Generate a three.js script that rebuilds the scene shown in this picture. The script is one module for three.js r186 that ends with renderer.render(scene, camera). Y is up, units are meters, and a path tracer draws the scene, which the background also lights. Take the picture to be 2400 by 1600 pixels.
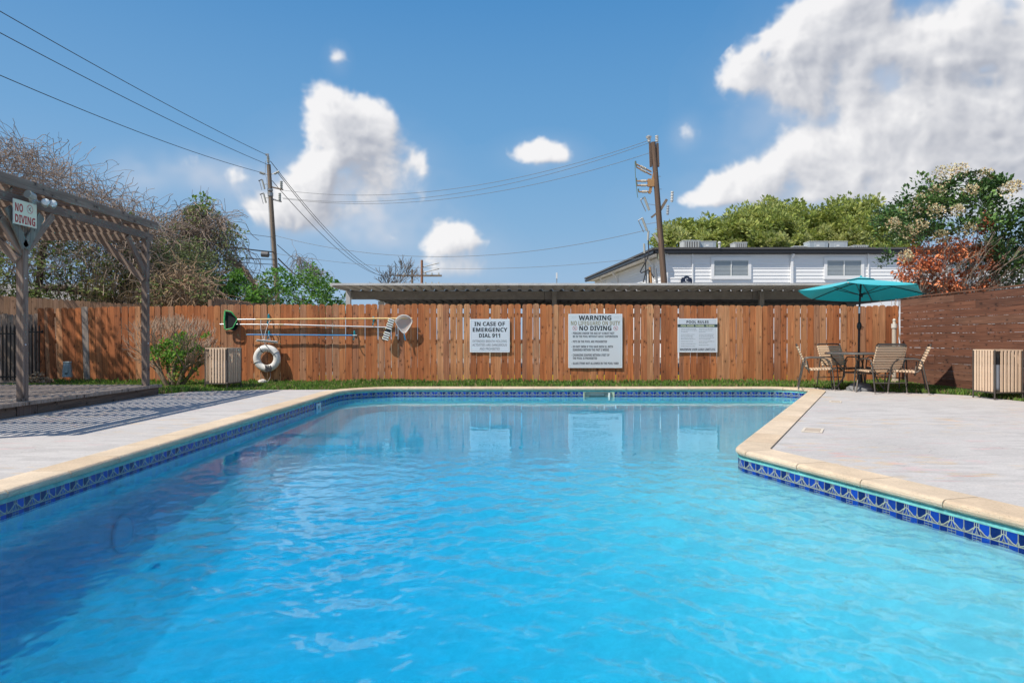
import * as THREE from 'three';
import { mergeGeometries } from 'three/addons/utils/BufferGeometryUtils.js';
import { RoundedBoxGeometry } from 'three/addons/geometries/RoundedBoxGeometry.js';
import { ImprovedNoise } from 'three/addons/math/ImprovedNoise.js';

// ---------------------------------------------------------------- camera, exposure, sun
const scene = new THREE.Scene();
const camera = new THREE.PerspectiveCamera(53.13, 1024 / 682, 0.1, 1500);
camera.position.set(0, 0.97, 0);
camera.rotation.x = -0.0031;
const EXPOSURE = 1.3;
const renderer = new THREE.WebGLRenderer({ antialias: true });
renderer.setSize(1024, 682);
renderer.toneMapping = THREE.LinearToneMapping;
renderer.toneMappingExposure = EXPOSURE;
renderer.shadowMap.enabled = true;
const SUN = new THREE.Vector3(-0.6, 1, 0.37).normalize();
const sun = new THREE.DirectionalLight(new THREE.Color().setRGB(1, 0.93, 0.82), 4.2);
sun.position.copy(SUN).multiplyScalar(60).add(new THREE.Vector3(0, 0, -12));
sun.target.position.set(0, 0, -12);
sun.castShadow = true;
sun.shadow.mapSize.set(4096, 4096);
Object.assign(sun.shadow.camera, { left: -40, right: 40, top: 40, bottom: -40, near: 1, far: 160 });
sun.shadow.camera.updateProjectionMatrix();
scene.add(sun, sun.target);

// ---------------------------------------------------------------- helpers
function rng(seed) { let a = seed >>> 0; return () => { a = (a + 0x6D2B79F5) | 0; let t = Math.imul(a ^ (a >>> 15), 1 | a); t = (t + Math.imul(t ^ (t >>> 7), 61 | t)) ^ t; return ((t ^ (t >>> 14)) >>> 0) / 4294967296; }; }
const perlin = new ImprovedNoise();
const clamp = (x, a = 0, b = 1) => Math.min(b, Math.max(a, x));
const smooth = (a, b, x) => { const t = clamp((x - a) / (b - a)); return t * t * (3 - 2 * t); };
const mix = (a, b, t) => a + (b - a) * t;
const fbm = (x, y, z, o = 5) => { let s = 0, a = 0.5; for (let i = 0; i < o; i++) { s += a * perlin.noise(x, y, z); x *= 2.03; y *= 2.03; z *= 2.03; a *= 0.5; } return s; };
const toSRGB = (c) => c <= 0.0031308 ? 12.92 * c : 1.055 * Math.pow(c, 1 / 2.4) - 0.055;
const V = (x, y, z) => new THREE.Vector3(x, y, z);
const lin = (r, g, b) => new THREE.Color().setRGB(r, g, b);

// ---------------------------------------------------------------- sky: air and clouds, in directions
{
  const W = 4096, H = 2048, data = new Float32Array(W * H * 4);
  const D = Math.PI / 180;
  const stops = [[-90, .20, .22, .24], [-3, .30, .40, .52], [0, .36, .49, .64], [4, .295, .445, .635], [9, .21, .39, .615], [16, .132, .32, .58], [27, .068, .235, .51], [40, .044, .17, .42], [90, .028, .11, .32]];
  const air = (el) => { let i = 1; while (i < stops.length - 1 && el > stops[i][0]) i++; const a = stops[i - 1], b = stops[i], t = clamp((el - a[0]) / (b[0] - a[0])); return [mix(a[1], b[1], t), mix(a[2], b[2], t), mix(a[3], b[3], t)]; };
  // puffs: azimuth (right of -z), elevation, half width, half height (degrees), strength
  const P = [];
  const puff = (az, el, w, h, s = 1) => P.push([az, el, w, h, s]);
  // cumulus behind the first utility pole
  for (const q of [[-15.2, 18.4, 1.5, 1.5], [-14.4, 17.0, 2.2, 2.0], [-11.7, 17.6, 1.5, 1.3], [-12.0, 16.2, 2.3, 2.0], [-14.2, 14.6, 2.7, 2.4], [-11.4, 14.2, 2.8, 2.5], [-13.2, 12.4, 3.4, 2.2], [-16.4, 12.2, 2.4, 1.7], [-17.6, 11.0, 2.2, 1.2, .8], [-10.6, 12.0, 2.2, 1.8, .9], [-14.6, 10.5, 3.2, 1.3, .8], [-18.6, 9.6, 3.0, 1.2, .62], [-13.4, 9.3, 4.6, 1.1, .6], [-8.2, 14.3, 1.2, 1.2, .75], [-20.0, 10.6, 2.0, 1.0, .55],
    [-26.4, 13.3, 1.5, 1.0, .72], [-21.6, 12.4, 1.5, 1.0, .68], [-4.6, 8.6, 2.0, 1.25, .9], [-5.6, 7.8, 2.2, 1.0, .7], [-4.9, 6.0, 2.6, 1.0, .62], [-9.8, 8.4, 1.4, .8, .6], [2.1, 15.4, 1.9, .9, .9], [3.6, 15.1, 1.4, .8, .7], [14.2, 16.3, 1.0, 1.0, .62], [-14.3, 21.7, .9, .9, .56]]) puff(...q);
  // the big bank at the right
  for (const q of [[19.2, 20.0, 1.9, 1.6], [21.2, 20.6, 2.4, 2.0], [22.8, 21.8, 2.3, 2.0], [25.0, 23.0, 2.6, 2.4], [27.4, 24.6, 2.6, 2.4], [29.0, 26.4, 2.4, 2.2], [22.6, 18.6, 2.4, 1.5], [25.2, 19.6, 3.0, 2.4], [28.4, 21.2, 2.8, 2.6], [26.8, 17.4, 2.6, 1.7, .95], [30.8, 18.6, 3.0, 2.6],
    [15.6, 11.3, 1.9, .9, .85], [17.8, 11.9, 2.2, 1.2], [19.8, 12.6, 2.2, 1.4], [22.3, 13.6, 2.3, 1.7], [24.9, 14.2, 2.6, 2.0], [21.8, 11.3, 3.0, 1.3, .95], [26.2, 11.6, 3.2, 1.9], [28.6, 14.6, 2.8, 2.4], [31.4, 15.4, 3.0, 2.6], [34.0, 17.8, 2.8, 2.6], [36.0, 20.0, 2.8, 2.6], [33.6, 21.2, 1.9, 2.0, .9], [38.6, 19.0, 3.2, 3.2], [34.4, 13.6, 3.4, 2.6], [37.6, 14.8, 3.4, 3.0], [30.6, 11.2, 3.6, 2.0], [34.8, 10.4, 4.0, 2.2], [39.6, 11.6, 4.2, 3.0], [42.6, 16.4, 4.4, 4.4], [46, 20, 4.5, 4], [47, 12, 5, 3.4], [39.0, 24.4, 1.9, 1.2, .7]]) puff(...q);
  // the same kind of sky all the way round
  const R = rng(77);
  for (let az = 56; az < 318; az += 6.5) {
    const n = R() < .62 ? 1 : 0;
    for (let k = 0; k < n; k++) {
      const a = az + (R() - .5) * 8, e = 8 + R() * 22, w = 3 + R() * 5, h = 1.6 + R() * 2.6;
      for (let q = 0; q < 4; q++) puff(a + (R() - .5) * w * 1.6, e + (R() - .4) * h * 1.4, w * (.4 + R() * .6), h * (.5 + R() * .6), .8 + R() * .3);
    }
  }
  for (let k = 0; k < 16; k++) { const a = R() * 360, e = 40 + R() * 40, w = 5 + R() * 6; for (let q = 0; q < 4; q++) puff(a + (R() - .5) * w / Math.cos(e * D), e + (R() - .5) * w, w * (.3 + R() * .5), w * (.3 + R() * .4), .85); }
  const VEIL = [[-14.5, 10.2, 6.2, 2.1, .85], [-13, 12.5, 5, 3.4, .6], [-25.6, 12.6, 2.8, 1.2, .5], [-21.6, 12.2, 2.2, 1.1, .5], [-29, 11.8, 1.6, 1.3, .5], [14.2, 16.2, 1.0, 1.1, .25], [-14.3, 21.6, .8, .9, .2], [-4.8, 7.2, 3.4, 2.0, .42], [-9.8, 8.2, 2, 1, .25], [27, 11.5, 9, 3.4, .6], [34, 17, 9, 7, .75], [23, 18.5, 5, 2.6, .35], [44, 14, 9, 8, .5], [2.6, 15.1, 2.8, 1.2, .3], [16, 10.2, 4, 1.8, .25]];
  for (let k = 0; k < P.length; k += 3) if (P[k][0] > 52) VEIL.push([P[k][0], P[k][1] - 1, P[k][2] * 1.3, P[k][3], .35]);
  const BA = 180, BE = 46, bins = Array.from({ length: BA * BE }, () => []);
  for (const p of P) { const h = p[3] * 2.0, e0 = Math.max(0, Math.floor((p[1] - h) / 2)), e1 = Math.min(BE - 1, Math.floor((p[1] + h) / 2)); for (let e = e0; e <= e1; e++) { const w = p[2] * 2.0 / Math.max(.1, Math.cos(Math.min(86, Math.abs(e * 2 + 1)) * D)), a0 = Math.floor((p[0] - w) / 2), a1 = Math.floor((p[0] + w) / 2); for (let a = a0; a <= Math.min(a1, a0 + BA - 1); a++) bins[e * BA + ((a % BA) + BA) % BA].push(p); } }
  const NT = 64, tab = new Float32Array(NT * NT * NT); for (let k = 0; k < NT; k++) for (let j = 0; j < NT; j++) for (let i = 0; i < NT; i++) { const R = Math.imul(i * 73856093 ^ j * 19349663 ^ k * 83492791, 2654435761); tab[(k * NT + j) * NT + i] = (((R ^ (R >>> 13)) >>> 0) % 65536) / 32768 - 1; }
  const vn = (x, y, z) => { const i = Math.floor(x), j = Math.floor(y), k = Math.floor(z); let f = x - i, g = y - j, h = z - k; f = f * f * (3 - 2 * f); g = g * g * (3 - 2 * g); h = h * h * (3 - 2 * h); const a = i & 63, b = (i + 1) & 63, c = (j & 63) * NT, d = ((j + 1) & 63) * NT, e = (k & 63) * NT * NT, o = ((k + 1) & 63) * NT * NT; return mix(mix(mix(tab[e + c + a], tab[e + c + b], f), mix(tab[e + d + a], tab[e + d + b], f), g), mix(mix(tab[o + c + a], tab[o + c + b], f), mix(tab[o + d + a], tab[o + d + b], f), g), h); };
  const turb = (x, y, z, o) => { let s = 0, a = .5; for (let i = 0; i < o; i++) { const n = vn(x, y, z); s += a * (i < 4 ? .55 * n + .62 - 1.25 * Math.abs(n) : n * .9); x = x * 2.07 + 3.1; y = y * 2.07 + 1.7; z = z * 2.07 + 5.3; a *= .56; } return s; };
  const hull = (az, el, ce, list) => { let f = 0; for (const p of list) { let da = az - p[0]; if (da > 180) da -= 360; else if (da < -180) da += 360; const u = da * ce / p[2], v = (el - p[1]) / p[3] * (el < p[1] ? 1.1 : 1), r = u * u + v * v; if (r < 3.8) f += p[4] * Math.exp(-r * 1.2); } return f; };
  const dens = (f, x, y, z, o) => { const wx = vn(x * 14 + 9, y * 14, z * 14) * .018, wy = vn(x * 14, y * 14 + 5, z * 14) * .018; return (1 - Math.exp(-f * 1.25)) * 1.15 - .53 + turb((x + wx) * 13, (y + wy) * 13, z * 13, o) * .92 - .05; };
  for (let j = 0; j < H; j++) {
    const el = ((j + .5) / H - .5) * 180, base = air(el), ce = Math.cos(el * D), y = Math.sin(el * D), eb = Math.min(BE - 1, Math.floor(el / 2)), veil = el > 1.5 ? VEIL.filter((p) => Math.abs(el - p[1]) < p[3] * 2.2) : [];
    for (let i = 0; i < W; i++) {
      const phi = ((i + .5) / W - .5) * 2 * Math.PI;   // atan2(z, x)
      const cx = Math.cos(phi), cz = Math.sin(phi), az = Math.atan2(cx, -cz) / D;
      const o = (j * W + i) * 4; let [r, g, b] = base;
      const left = smooth(10, -60, az) * .16 * smooth(40, 5, el) * (el > 0 ? 1 : 0); r = mix(r, .34, left); g = mix(g, .47, left); b = mix(b, .66, left);
      if (veil.length) { // thin veils under and round the cumulus
        let q = 0; for (const p of veil) { let da = az - p[0]; if (da > 180) da -= 360; else if (da < -180) da += 360; const u = da * ce / p[2], v = (el - p[1]) / p[3], e = u * u + v * v; if (e < 5) q += p[4] * Math.exp(-e); }
        if (q > .01) { const x = ce * cx, z = ce * cz, n = vn(x * 16, y * 22, z * 16) * .5 + vn(x * 37, y * 50, z * 37) * .3 + vn(x * 90, y * 110, z * 90) * .2, k = clamp(q * (.75 + .75 * n)) * smooth(1.5, 6, el); r = mix(r, .60, k); g = mix(g, .62, k); b = mix(b, .69, k); }
      }
      if (el > 1.5) {
        const list = bins[eb * BA + ((Math.floor(az / 2) % BA) + BA) % BA], h = list.length ? hull(az, el, ce, list) : 0;
        if (h > .10) {
          const x = ce * cx, z = ce * cz, f = dens(h, x, y, z, 6);
          if (f > -.10) {
            
            const h2 = hull(az - 1.3, el + 1.7, ce, list), f2 = dens(h2, x - .020, y + .028, z, 4), h3 = hull(az - .4, el + .55, ce, list), f3 = dens(h3, x - .007, y + .009, z, 6);
            const a = Math.pow(smooth(-.10, mix(.66, .30, clamp(.45 + (f - f2) * .9)), f), .95) * smooth(1.5, 7, el), lit = clamp(.56 + (f - f2) * .62 + (f - f3) * .62 - smooth(.8, 2.6, h) * .42 + .22 * vn(x * 7 + 2, y * 9, z * 7));
            const cr = mix(.39, .82, lit), cg = mix(.41, .81, lit), cb = mix(.475, .825, lit);
            r = mix(r, cr, a * .96); g = mix(g, cg, a * .96); b = mix(b, cb, a * .96);
          }
        }
      }
      data[o] = r * 1.15 / EXPOSURE; data[o + 1] = g * 1.15 / EXPOSURE; data[o + 2] = b * 1.13 / EXPOSURE; data[o + 3] = 1;
    }
  }
  const sky = new THREE.DataTexture(data, W, H, THREE.RGBAFormat, THREE.FloatType);
  sky.mapping = THREE.EquirectangularReflectionMapping; sky.magFilter = THREE.LinearFilter; sky.minFilter = THREE.LinearFilter; sky.wrapS = THREE.RepeatWrapping; sky.needsUpdate = true;
  scene.background = sky; scene.environment = sky;
}

// ---------------------------------------------------------------- object helpers
const taken = {};
function numbered(name) { const n = taken[name] = (taken[name] ?? -1) + 1; return n ? name + '_' + String(n).padStart(3, '0') : name; }
function shade(o) { o.castShadow = true; o.receiveShadow = true; return o; }
function tag(o, label, category, group) { o.userData.label = label; o.userData.category = category; if (group) o.userData.group = group; return o; }
function thing(name, label, category, pos = [0, 0, 0], turn = 0, group) {
  const o = new THREE.Group(); o.name = numbered(name); o.position.set(...pos); o.rotation.y = turn; scene.add(o); return tag(o, label, category, group);
}
function part(parent, name, geo, mat) { const m = shade(new THREE.Mesh(geo, mat)); m.name = name; parent.add(m); return m; }
function solo(name, geo, mat, label, category, group) { const m = shade(new THREE.Mesh(geo, mat)); m.name = numbered(name); scene.add(m); return tag(m, label, category, group); }
function structure(name, geo, mat) { const m = shade(geo ? new THREE.Mesh(geo, mat) : new THREE.Group()); m.name = numbered(name); m.userData.kind = 'structure'; scene.add(m); return m; }
function copy(o, pos, turn, label) { const c = o.clone(); c.name = numbered(o.name.replace(/_\d{3}$/, '')); if (pos) c.position.set(...pos); if (turn !== undefined) c.rotation.y = turn; c.userData = { ...o.userData }; if (label) c.userData.label = label; scene.add(c); return c; }
const M4 = new THREE.Matrix4();
const move = (g, x, y, z) => g.translate(x, y, z);
const bx = (w, h, d, x = 0, y = 0, z = 0) => new THREE.BoxGeometry(w, h, d).translate(x, y, z);
const rbx = (w, h, d, r = 0.006, x = 0, y = 0, z = 0) => new RoundedBoxGeometry(w, h, d, 2, r).translate(x, y, z);
const cyl = (r0, r1, h, n = 12, x = 0, y = 0, z = 0) => new THREE.CylinderGeometry(r1, r0, h, n).translate(x, y, z);
function rod(a, b, r, n = 8, r2 = r) { // a round bar from a to b
  const d = b.clone().sub(a), g = new THREE.CylinderGeometry(r2, r, d.length(), n, 1);
  g.applyQuaternion(new THREE.Quaternion().setFromUnitVectors(V(0, 1, 0), d.clone().normalize())); return g.translate((a.x + b.x) / 2, (a.y + b.y) / 2, (a.z + b.z) / 2);
}
function bar(a, b, w, h, up = V(0, 1, 0)) { // a squared timber from a to b, w across, h along up
  const d = b.clone().sub(a), L = d.length(), zx = d.normalize(), xx = new THREE.Vector3().crossVectors(up, zx).normalize(), yy = new THREE.Vector3().crossVectors(zx, xx);
  const g = new THREE.BoxGeometry(w, h, L); g.applyMatrix4(new THREE.Matrix4().makeBasis(xx, yy, zx)); return g.translate((a.x + b.x) / 2, (a.y + b.y) / 2, (a.z + b.z) / 2);
}
function tube(pts, r, seg = 24, n = 8, closed = false, tension = 0.5) { return new THREE.TubeGeometry(new THREE.CatmullRomCurve3(pts, closed, 'catmullrom', tension), seg, r, n, closed); }
const merge = (list) => mergeGeometries(list.map((g) => { const q = g.index ? g.toNonIndexed() : g; for (const k of Object.keys(q.attributes)) if (!['position', 'normal', 'uv'].includes(k)) q.deleteAttribute(k); if (!q.attributes.uv) q.setAttribute('uv', new THREE.BufferAttribute(new Float32Array(q.attributes.position.count * 2), 2)); return q; }));
function metreUV(g, sx = 1, sy = 1, ox = 0, oy = 0) { // uv in metres by the dominant axis of each face
  if (g.index) g = g.toNonIndexed(); const p = g.attributes.position, n = g.attributes.normal, uv = new Float32Array(p.count * 2);
  for (let i = 0; i < p.count; i++) {
    const ax = Math.abs(n.getX(i)), ay = Math.abs(n.getY(i)), az = Math.abs(n.getZ(i)); let u, v;
    if (ay >= ax && ay >= az) { u = p.getX(i); v = p.getZ(i); } else if (ax > az) { u = p.getZ(i); v = p.getY(i); } else { u = p.getX(i); v = p.getY(i); }
    uv[2 * i] = u * sx + ox; uv[2 * i + 1] = v * sy + oy;
  }
  g.setAttribute('uv', new THREE.BufferAttribute(uv, 2)); return g;
}
function turnUV(g) { const u = g.attributes.uv; for (let i = 0; i < u.count; i++) u.setXY(i, u.getY(i), u.getX(i)); return g; }

// ---------------------------------------------------------------- textures
function texture(w, h, fn, srgb = true) {
  const d = new Uint8Array(w * h * 4);
  for (let j = 0; j < h; j++) for (let i = 0; i < w; i++) { const c = fn(i / w, j / h), o = (j * w + i) * 4; d[o] = clamp(c[0]) * 255; d[o + 1] = clamp(c[1]) * 255; d[o + 2] = clamp(c[2]) * 255; d[o + 3] = 255; }
  const t = new THREE.DataTexture(d, w, h); t.wrapS = t.wrapT = THREE.RepeatWrapping; t.magFilter = THREE.LinearFilter; t.minFilter = THREE.LinearMipmapLinearFilter; t.generateMipmaps = true; if (srgb) t.colorSpace = THREE.SRGBColorSpace; t.needsUpdate = true; return t;
}
function grid(px, py, seed) { const R = rng(seed), a = Float32Array.from({ length: px * py }, () => R()); // tiling value noise on px x py cells
  return (u, v) => { const x = u * px, y = v * py, i = Math.floor(x), j = Math.floor(y), f = x - i, g = y - j, s = f * f * (3 - 2 * f), t = g * g * (3 - 2 * g), at = (p, q) => a[((q % py + py) % py) * px + ((p % px + px) % px)]; return mix(mix(at(i, j), at(i + 1, j), s), mix(at(i, j + 1), at(i + 1, j + 1), s), t); }; }
function repeated(t, sx, sy = sx) { const c = t.clone(); c.repeat.set(sx, sy); c.needsUpdate = true; return c; }
function paint(w, h, draw) { const c = document.createElement('canvas'); c.width = w; c.height = h; draw(c.getContext('2d'), w, h); const t = new THREE.CanvasTexture(c); t.colorSpace = THREE.SRGBColorSpace; t.anisotropy = 8; return t; }
const std = (o) => new THREE.MeshStandardMaterial({ roughness: 0.8, ...o });
// wood: u across the grain (1 = 1.12 m), v along it (1 = 2 m)
const woodTex = (() => {
  const g1 = grid(240, 6, 1), g2 = grid(90, 4, 2), g3 = grid(24, 5, 3), g4 = grid(500, 16, 4), R = rng(9), knots = Array.from({ length: 46 }, () => [R(), R(), .008 + R() * .012]);
  return texture(1024, 1024, (u, v) => {
    let k = 0, ring = 0, warp = 0;
    for (const [a, b, r] of knots) { let du = u - a; du -= Math.round(du); if (du > .1 || du < -.1) continue; let dv = v - b; dv -= Math.round(dv); if (dv > .1 || dv < -.1) continue; const d = Math.hypot(du, dv * 1.15); if (d < r * 5) { warp += Math.exp(-d * d / (r * r * 3)) * .02 * Math.sign(du || 1); k = Math.max(k, smooth(r * .75, r * .35, d)); ring = Math.max(ring, smooth(r * 2.4, r, d) * (.5 + .5 * Math.sin(d / r * 9))); } }
    const w = u + warp, s = g1(w, v) * .45 + g2(w, v) * .35 + g4(w, v) * .2, t = g3(u, v);
    let l = .58 + .40 * s + .14 * (t - .5); l *= 1 - .5 * k - .22 * ring;
    return [l + .02, l * .985 - .03 * (1 - s), l * .97 - .06 * (1 - s)];
  });
})();
const woodBump = (() => { const g1 = grid(300, 8, 11), g2 = grid(700, 10, 12); return texture(512, 512, (u, v) => { const s = g1(u, v) * .6 + g2(u, v) * .4; return [s, s, s]; }, false); })();
const noiseTex = (() => { const a = grid(6, 6, 21), b = grid(23, 23, 22), c = grid(90, 90, 23), d = grid(256, 256, 24); return texture(512, 512, (u, v) => { const s = .79 + .09 * a(u, v) + .07 * b(u, v) + .05 * c(u, v) + .04 * d(u, v); return [s, s, s]; }); })();
const speckBump = (() => { const c = grid(128, 128, 33), d = grid(256, 256, 34); return texture(512, 512, (u, v) => { const s = .5 * c(u, v) + .5 * d(u, v); return [s, s, s]; }, false); })();
const barkTex = (() => { const a = grid(40, 6, 41), b = grid(120, 14, 42), c = grid(10, 10, 43); return texture(256, 512, (u, v) => { const s = .45 + .3 * a(u, v) + .2 * b(u, v) + .1 * c(u, v); return [s, s * .97, s * .94]; }); })();
const WATER_OPACITY = 0.60;
// ---------------------------------------------------------------- pool outline (x, depth from the camera's foot; world z = -depth)
function fillet(pts, radii, closed = true) {
  const out = [], n = pts.length;
  for (let i = 0; i < n; i++) {
    const p = pts[i], a = pts[(i + n - 1) % n], b = pts[(i + 1) % n], r = radii[i];
    if (!r) { out.push([...p]); continue; }
    const da = [a[0] - p[0], a[1] - p[1]], db = [b[0] - p[0], b[1] - p[1]], la = Math.hypot(...da), lb = Math.hypot(...db);
    const ua = da.map((x) => x / la), ub = db.map((x) => x / lb), ang = Math.acos(ua[0] * ub[0] + ua[1] * ub[1]), t = Math.min(r / Math.tan(ang / 2), la * .45, lb * .45), rr = t * Math.tan(ang / 2);
    const s = [p[0] + ua[0] * t, p[1] + ua[1] * t], e = [p[0] + ub[0] * t, p[1] + ub[1] * t];
    const bis = [ua[0] + ub[0], ua[1] + ub[1]], lbis = Math.hypot(...bis), h = rr / Math.sin(ang / 2), c = [p[0] + bis[0] / lbis * h, p[1] + bis[1] / lbis * h];
    let a0 = Math.atan2(s[1] - c[1], s[0] - c[0]), a1 = Math.atan2(e[1] - c[1], e[0] - c[0]); while (a1 - a0 > Math.PI) a1 -= 2 * Math.PI; while (a1 - a0 < -Math.PI) a1 += 2 * Math.PI;
    const k = Math.max(6, Math.ceil(Math.abs(a1 - a0) * rr / .07)); for (let q = 0; q <= k; q++) { const w = a0 + (a1 - a0) * q / k; out.push([c[0] + rr * Math.cos(w), c[1] + rr * Math.sin(w)]); }
  }
  return out;
}
const POOL = fillet([[-3.22, 0.9], [-3.22, 13.55], [6.0, 13.55], [1.96, 5.98], [3.59, 0.9]], [0.5, 1.15, 0.55, 0.36, 0.4]);
function offset(poly, d) { // outward (poly runs clockwise seen with depth up: left side first)
  const n = poly.length, out = [];
  for (let i = 0; i < n; i++) {
    const a = poly[(i + n - 1) % n], b = poly[i], c = poly[(i + 1) % n];
    let u = [b[0] - a[0], b[1] - a[1]], v = [c[0] - b[0], c[1] - b[1]]; const lu = Math.hypot(...u), lv = Math.hypot(...v); u = u.map((x) => x / lu); v = v.map((x) => x / lv);
    const n1 = [-u[1], u[0]], n2 = [-v[1], v[0]], m = [n1[0] + n2[0], n1[1] + n2[1]], l = m[0] * m[0] + m[1] * m[1]; // left-hand normals
    out.push([b[0] + m[0] * 2 / l * d, b[1] + m[1] * 2 / l * d]);
  }
  return out;
}
const shapeOf = (poly) => new THREE.Shape(poly.map(([x, d]) => new THREE.Vector2(x, d)));
const pathOf = (poly) => new THREE.Path(poly.map(([x, d]) => new THREE.Vector2(x, d)));
const flat = (shape, y) => new THREE.ShapeGeometry(shape).rotateX(-Math.PI / 2).translate(0, y, 0); // (x, depth) -> (x, y, -depth)
const OUT = offset(POOL, 0.27), RIM = offset(POOL, 0.02);
const WATER_Y = -0.165;

// ---------------------------------------------------------------- ground
{
  const s = new THREE.Shape([[-500, -60], [500, -60], [500, 700], [-500, 700]].map((p) => new THREE.Vector2(...p))); s.holes.push(pathOf(offset(POOL, .1)));
  const a = grid(9, 9, 51), b = grid(61, 61, 52), c = grid(200, 200, 53);
  const t = texture(512, 512, (u, v) => { const s = a(u, v) * .4 + b(u, v) * .35 + c(u, v) * .25; return [.36 + .22 * s, .33 + .2 * s, .25 + .17 * s]; });
  t.repeat.set(.16, .16);
  structure('ground', flat(s, -0.02), std({ map: t, roughness: 1 }));
  // parking court behind the back fence
  const q = new THREE.Shape([[-5.5, 15.6], [40, 15.6], [40, 34.9], [-5.5, 34.9]].map((p) => new THREE.Vector2(...p)));
  structure('parking_court', flat(q, -0.012), std({ map: repeated(noiseTex, .2), color: lin(.34, .33, .31), roughness: .95 }));
  const curb = structure('curb', metreUV(bx(14.2, .13, .15, 2.2, .045, -16.4)), std({ map: repeated(noiseTex, 1), color: lin(.75, .56, .03), roughness: .7 }));
}
// ---------------------------------------------------------------- concrete deck
const deckTex = (() => {
  const K = 1024, crack = new Uint8Array(K * K), CR = rng(68); for (let k = 0; k < 26; k++) { let x = CR() * K, y = CR() * K, a = CR() * 6.283; const n = 60 + CR() * 170; for (let i = 0; i < n; i++) { crack[(Math.floor(y) & 1023) * K + (Math.floor(x) & 1023)] = 1; a += (CR() - .5) * .9; x += Math.cos(a); y += Math.sin(a) * .75; } }
  const a = grid(5, 5, 61), b = grid(19, 40, 62), c = grid(64, 190, 63), d = grid(256, 512, 64), e = grid(3, 4, 65), f = grid(30, 9, 66), h = grid(512, 512, 67);
  return texture(1024, 1024, (u, v) => {
    const str = c(u, v) * .5 + d(u, v) * .5, patch = smooth(.52, .78, a(u, v) * .55 + b(u, v) * .45), tan = smooth(.60, .8, b(u + .37, v + .2) * .6 + c(u, v + .4) * .4) * smooth(.4, .7, e(u, v)), pink = smooth(.66, .85, b(u + .1, v + .7) * .7 + str * .3) * smooth(.45, .7, a(u + .5, v));
    let l = .81 + .09 * (str - .5) + .07 * (a(u, v) - .5) - .05 * patch + .06 * (h(u, v) - .5);
    if (h(u + .3, v + .1) > .955) l -= .10; if (crack[Math.floor(v * K) * K + Math.floor(u * K)]) l -= .16;
    return [l + .04 * tan + .025 * pink, l - .02 * tan - .055 * pink, l + .008 - .10 * tan - .05 * pink];
  });
})();
{
  const s = new THREE.Shape([[-11.2, -40], [8.05, -40], [8.0, 10.6], [7.9, 11.8], [7.5, 12.25], [6.9, 12.62], [6.5, 12.98], [6.2, 13.5], [5.75, 13.86], [-2.07, 13.9], [-2.65, 13.8], [-3.13, 13.47], [-3.42, 13.16], [-4.9, 13.1], [-6.0, 12.66], [-6.2, 12.1], [-11.2, 12.1]].map((p) => new THREE.Vector2(...p)));
  s.holes.push(pathOf(offset(POOL, 0.272)));
  const g = flat(s, 0), t = repeated(deckTex, .23, .31);
  structure('pool_deck', g, std({ map: t, color: lin(.73, .695, .66), roughness: .82, bumpMap: repeated(speckBump, 1.4), bumpScale: .0012 }));


}
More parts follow.
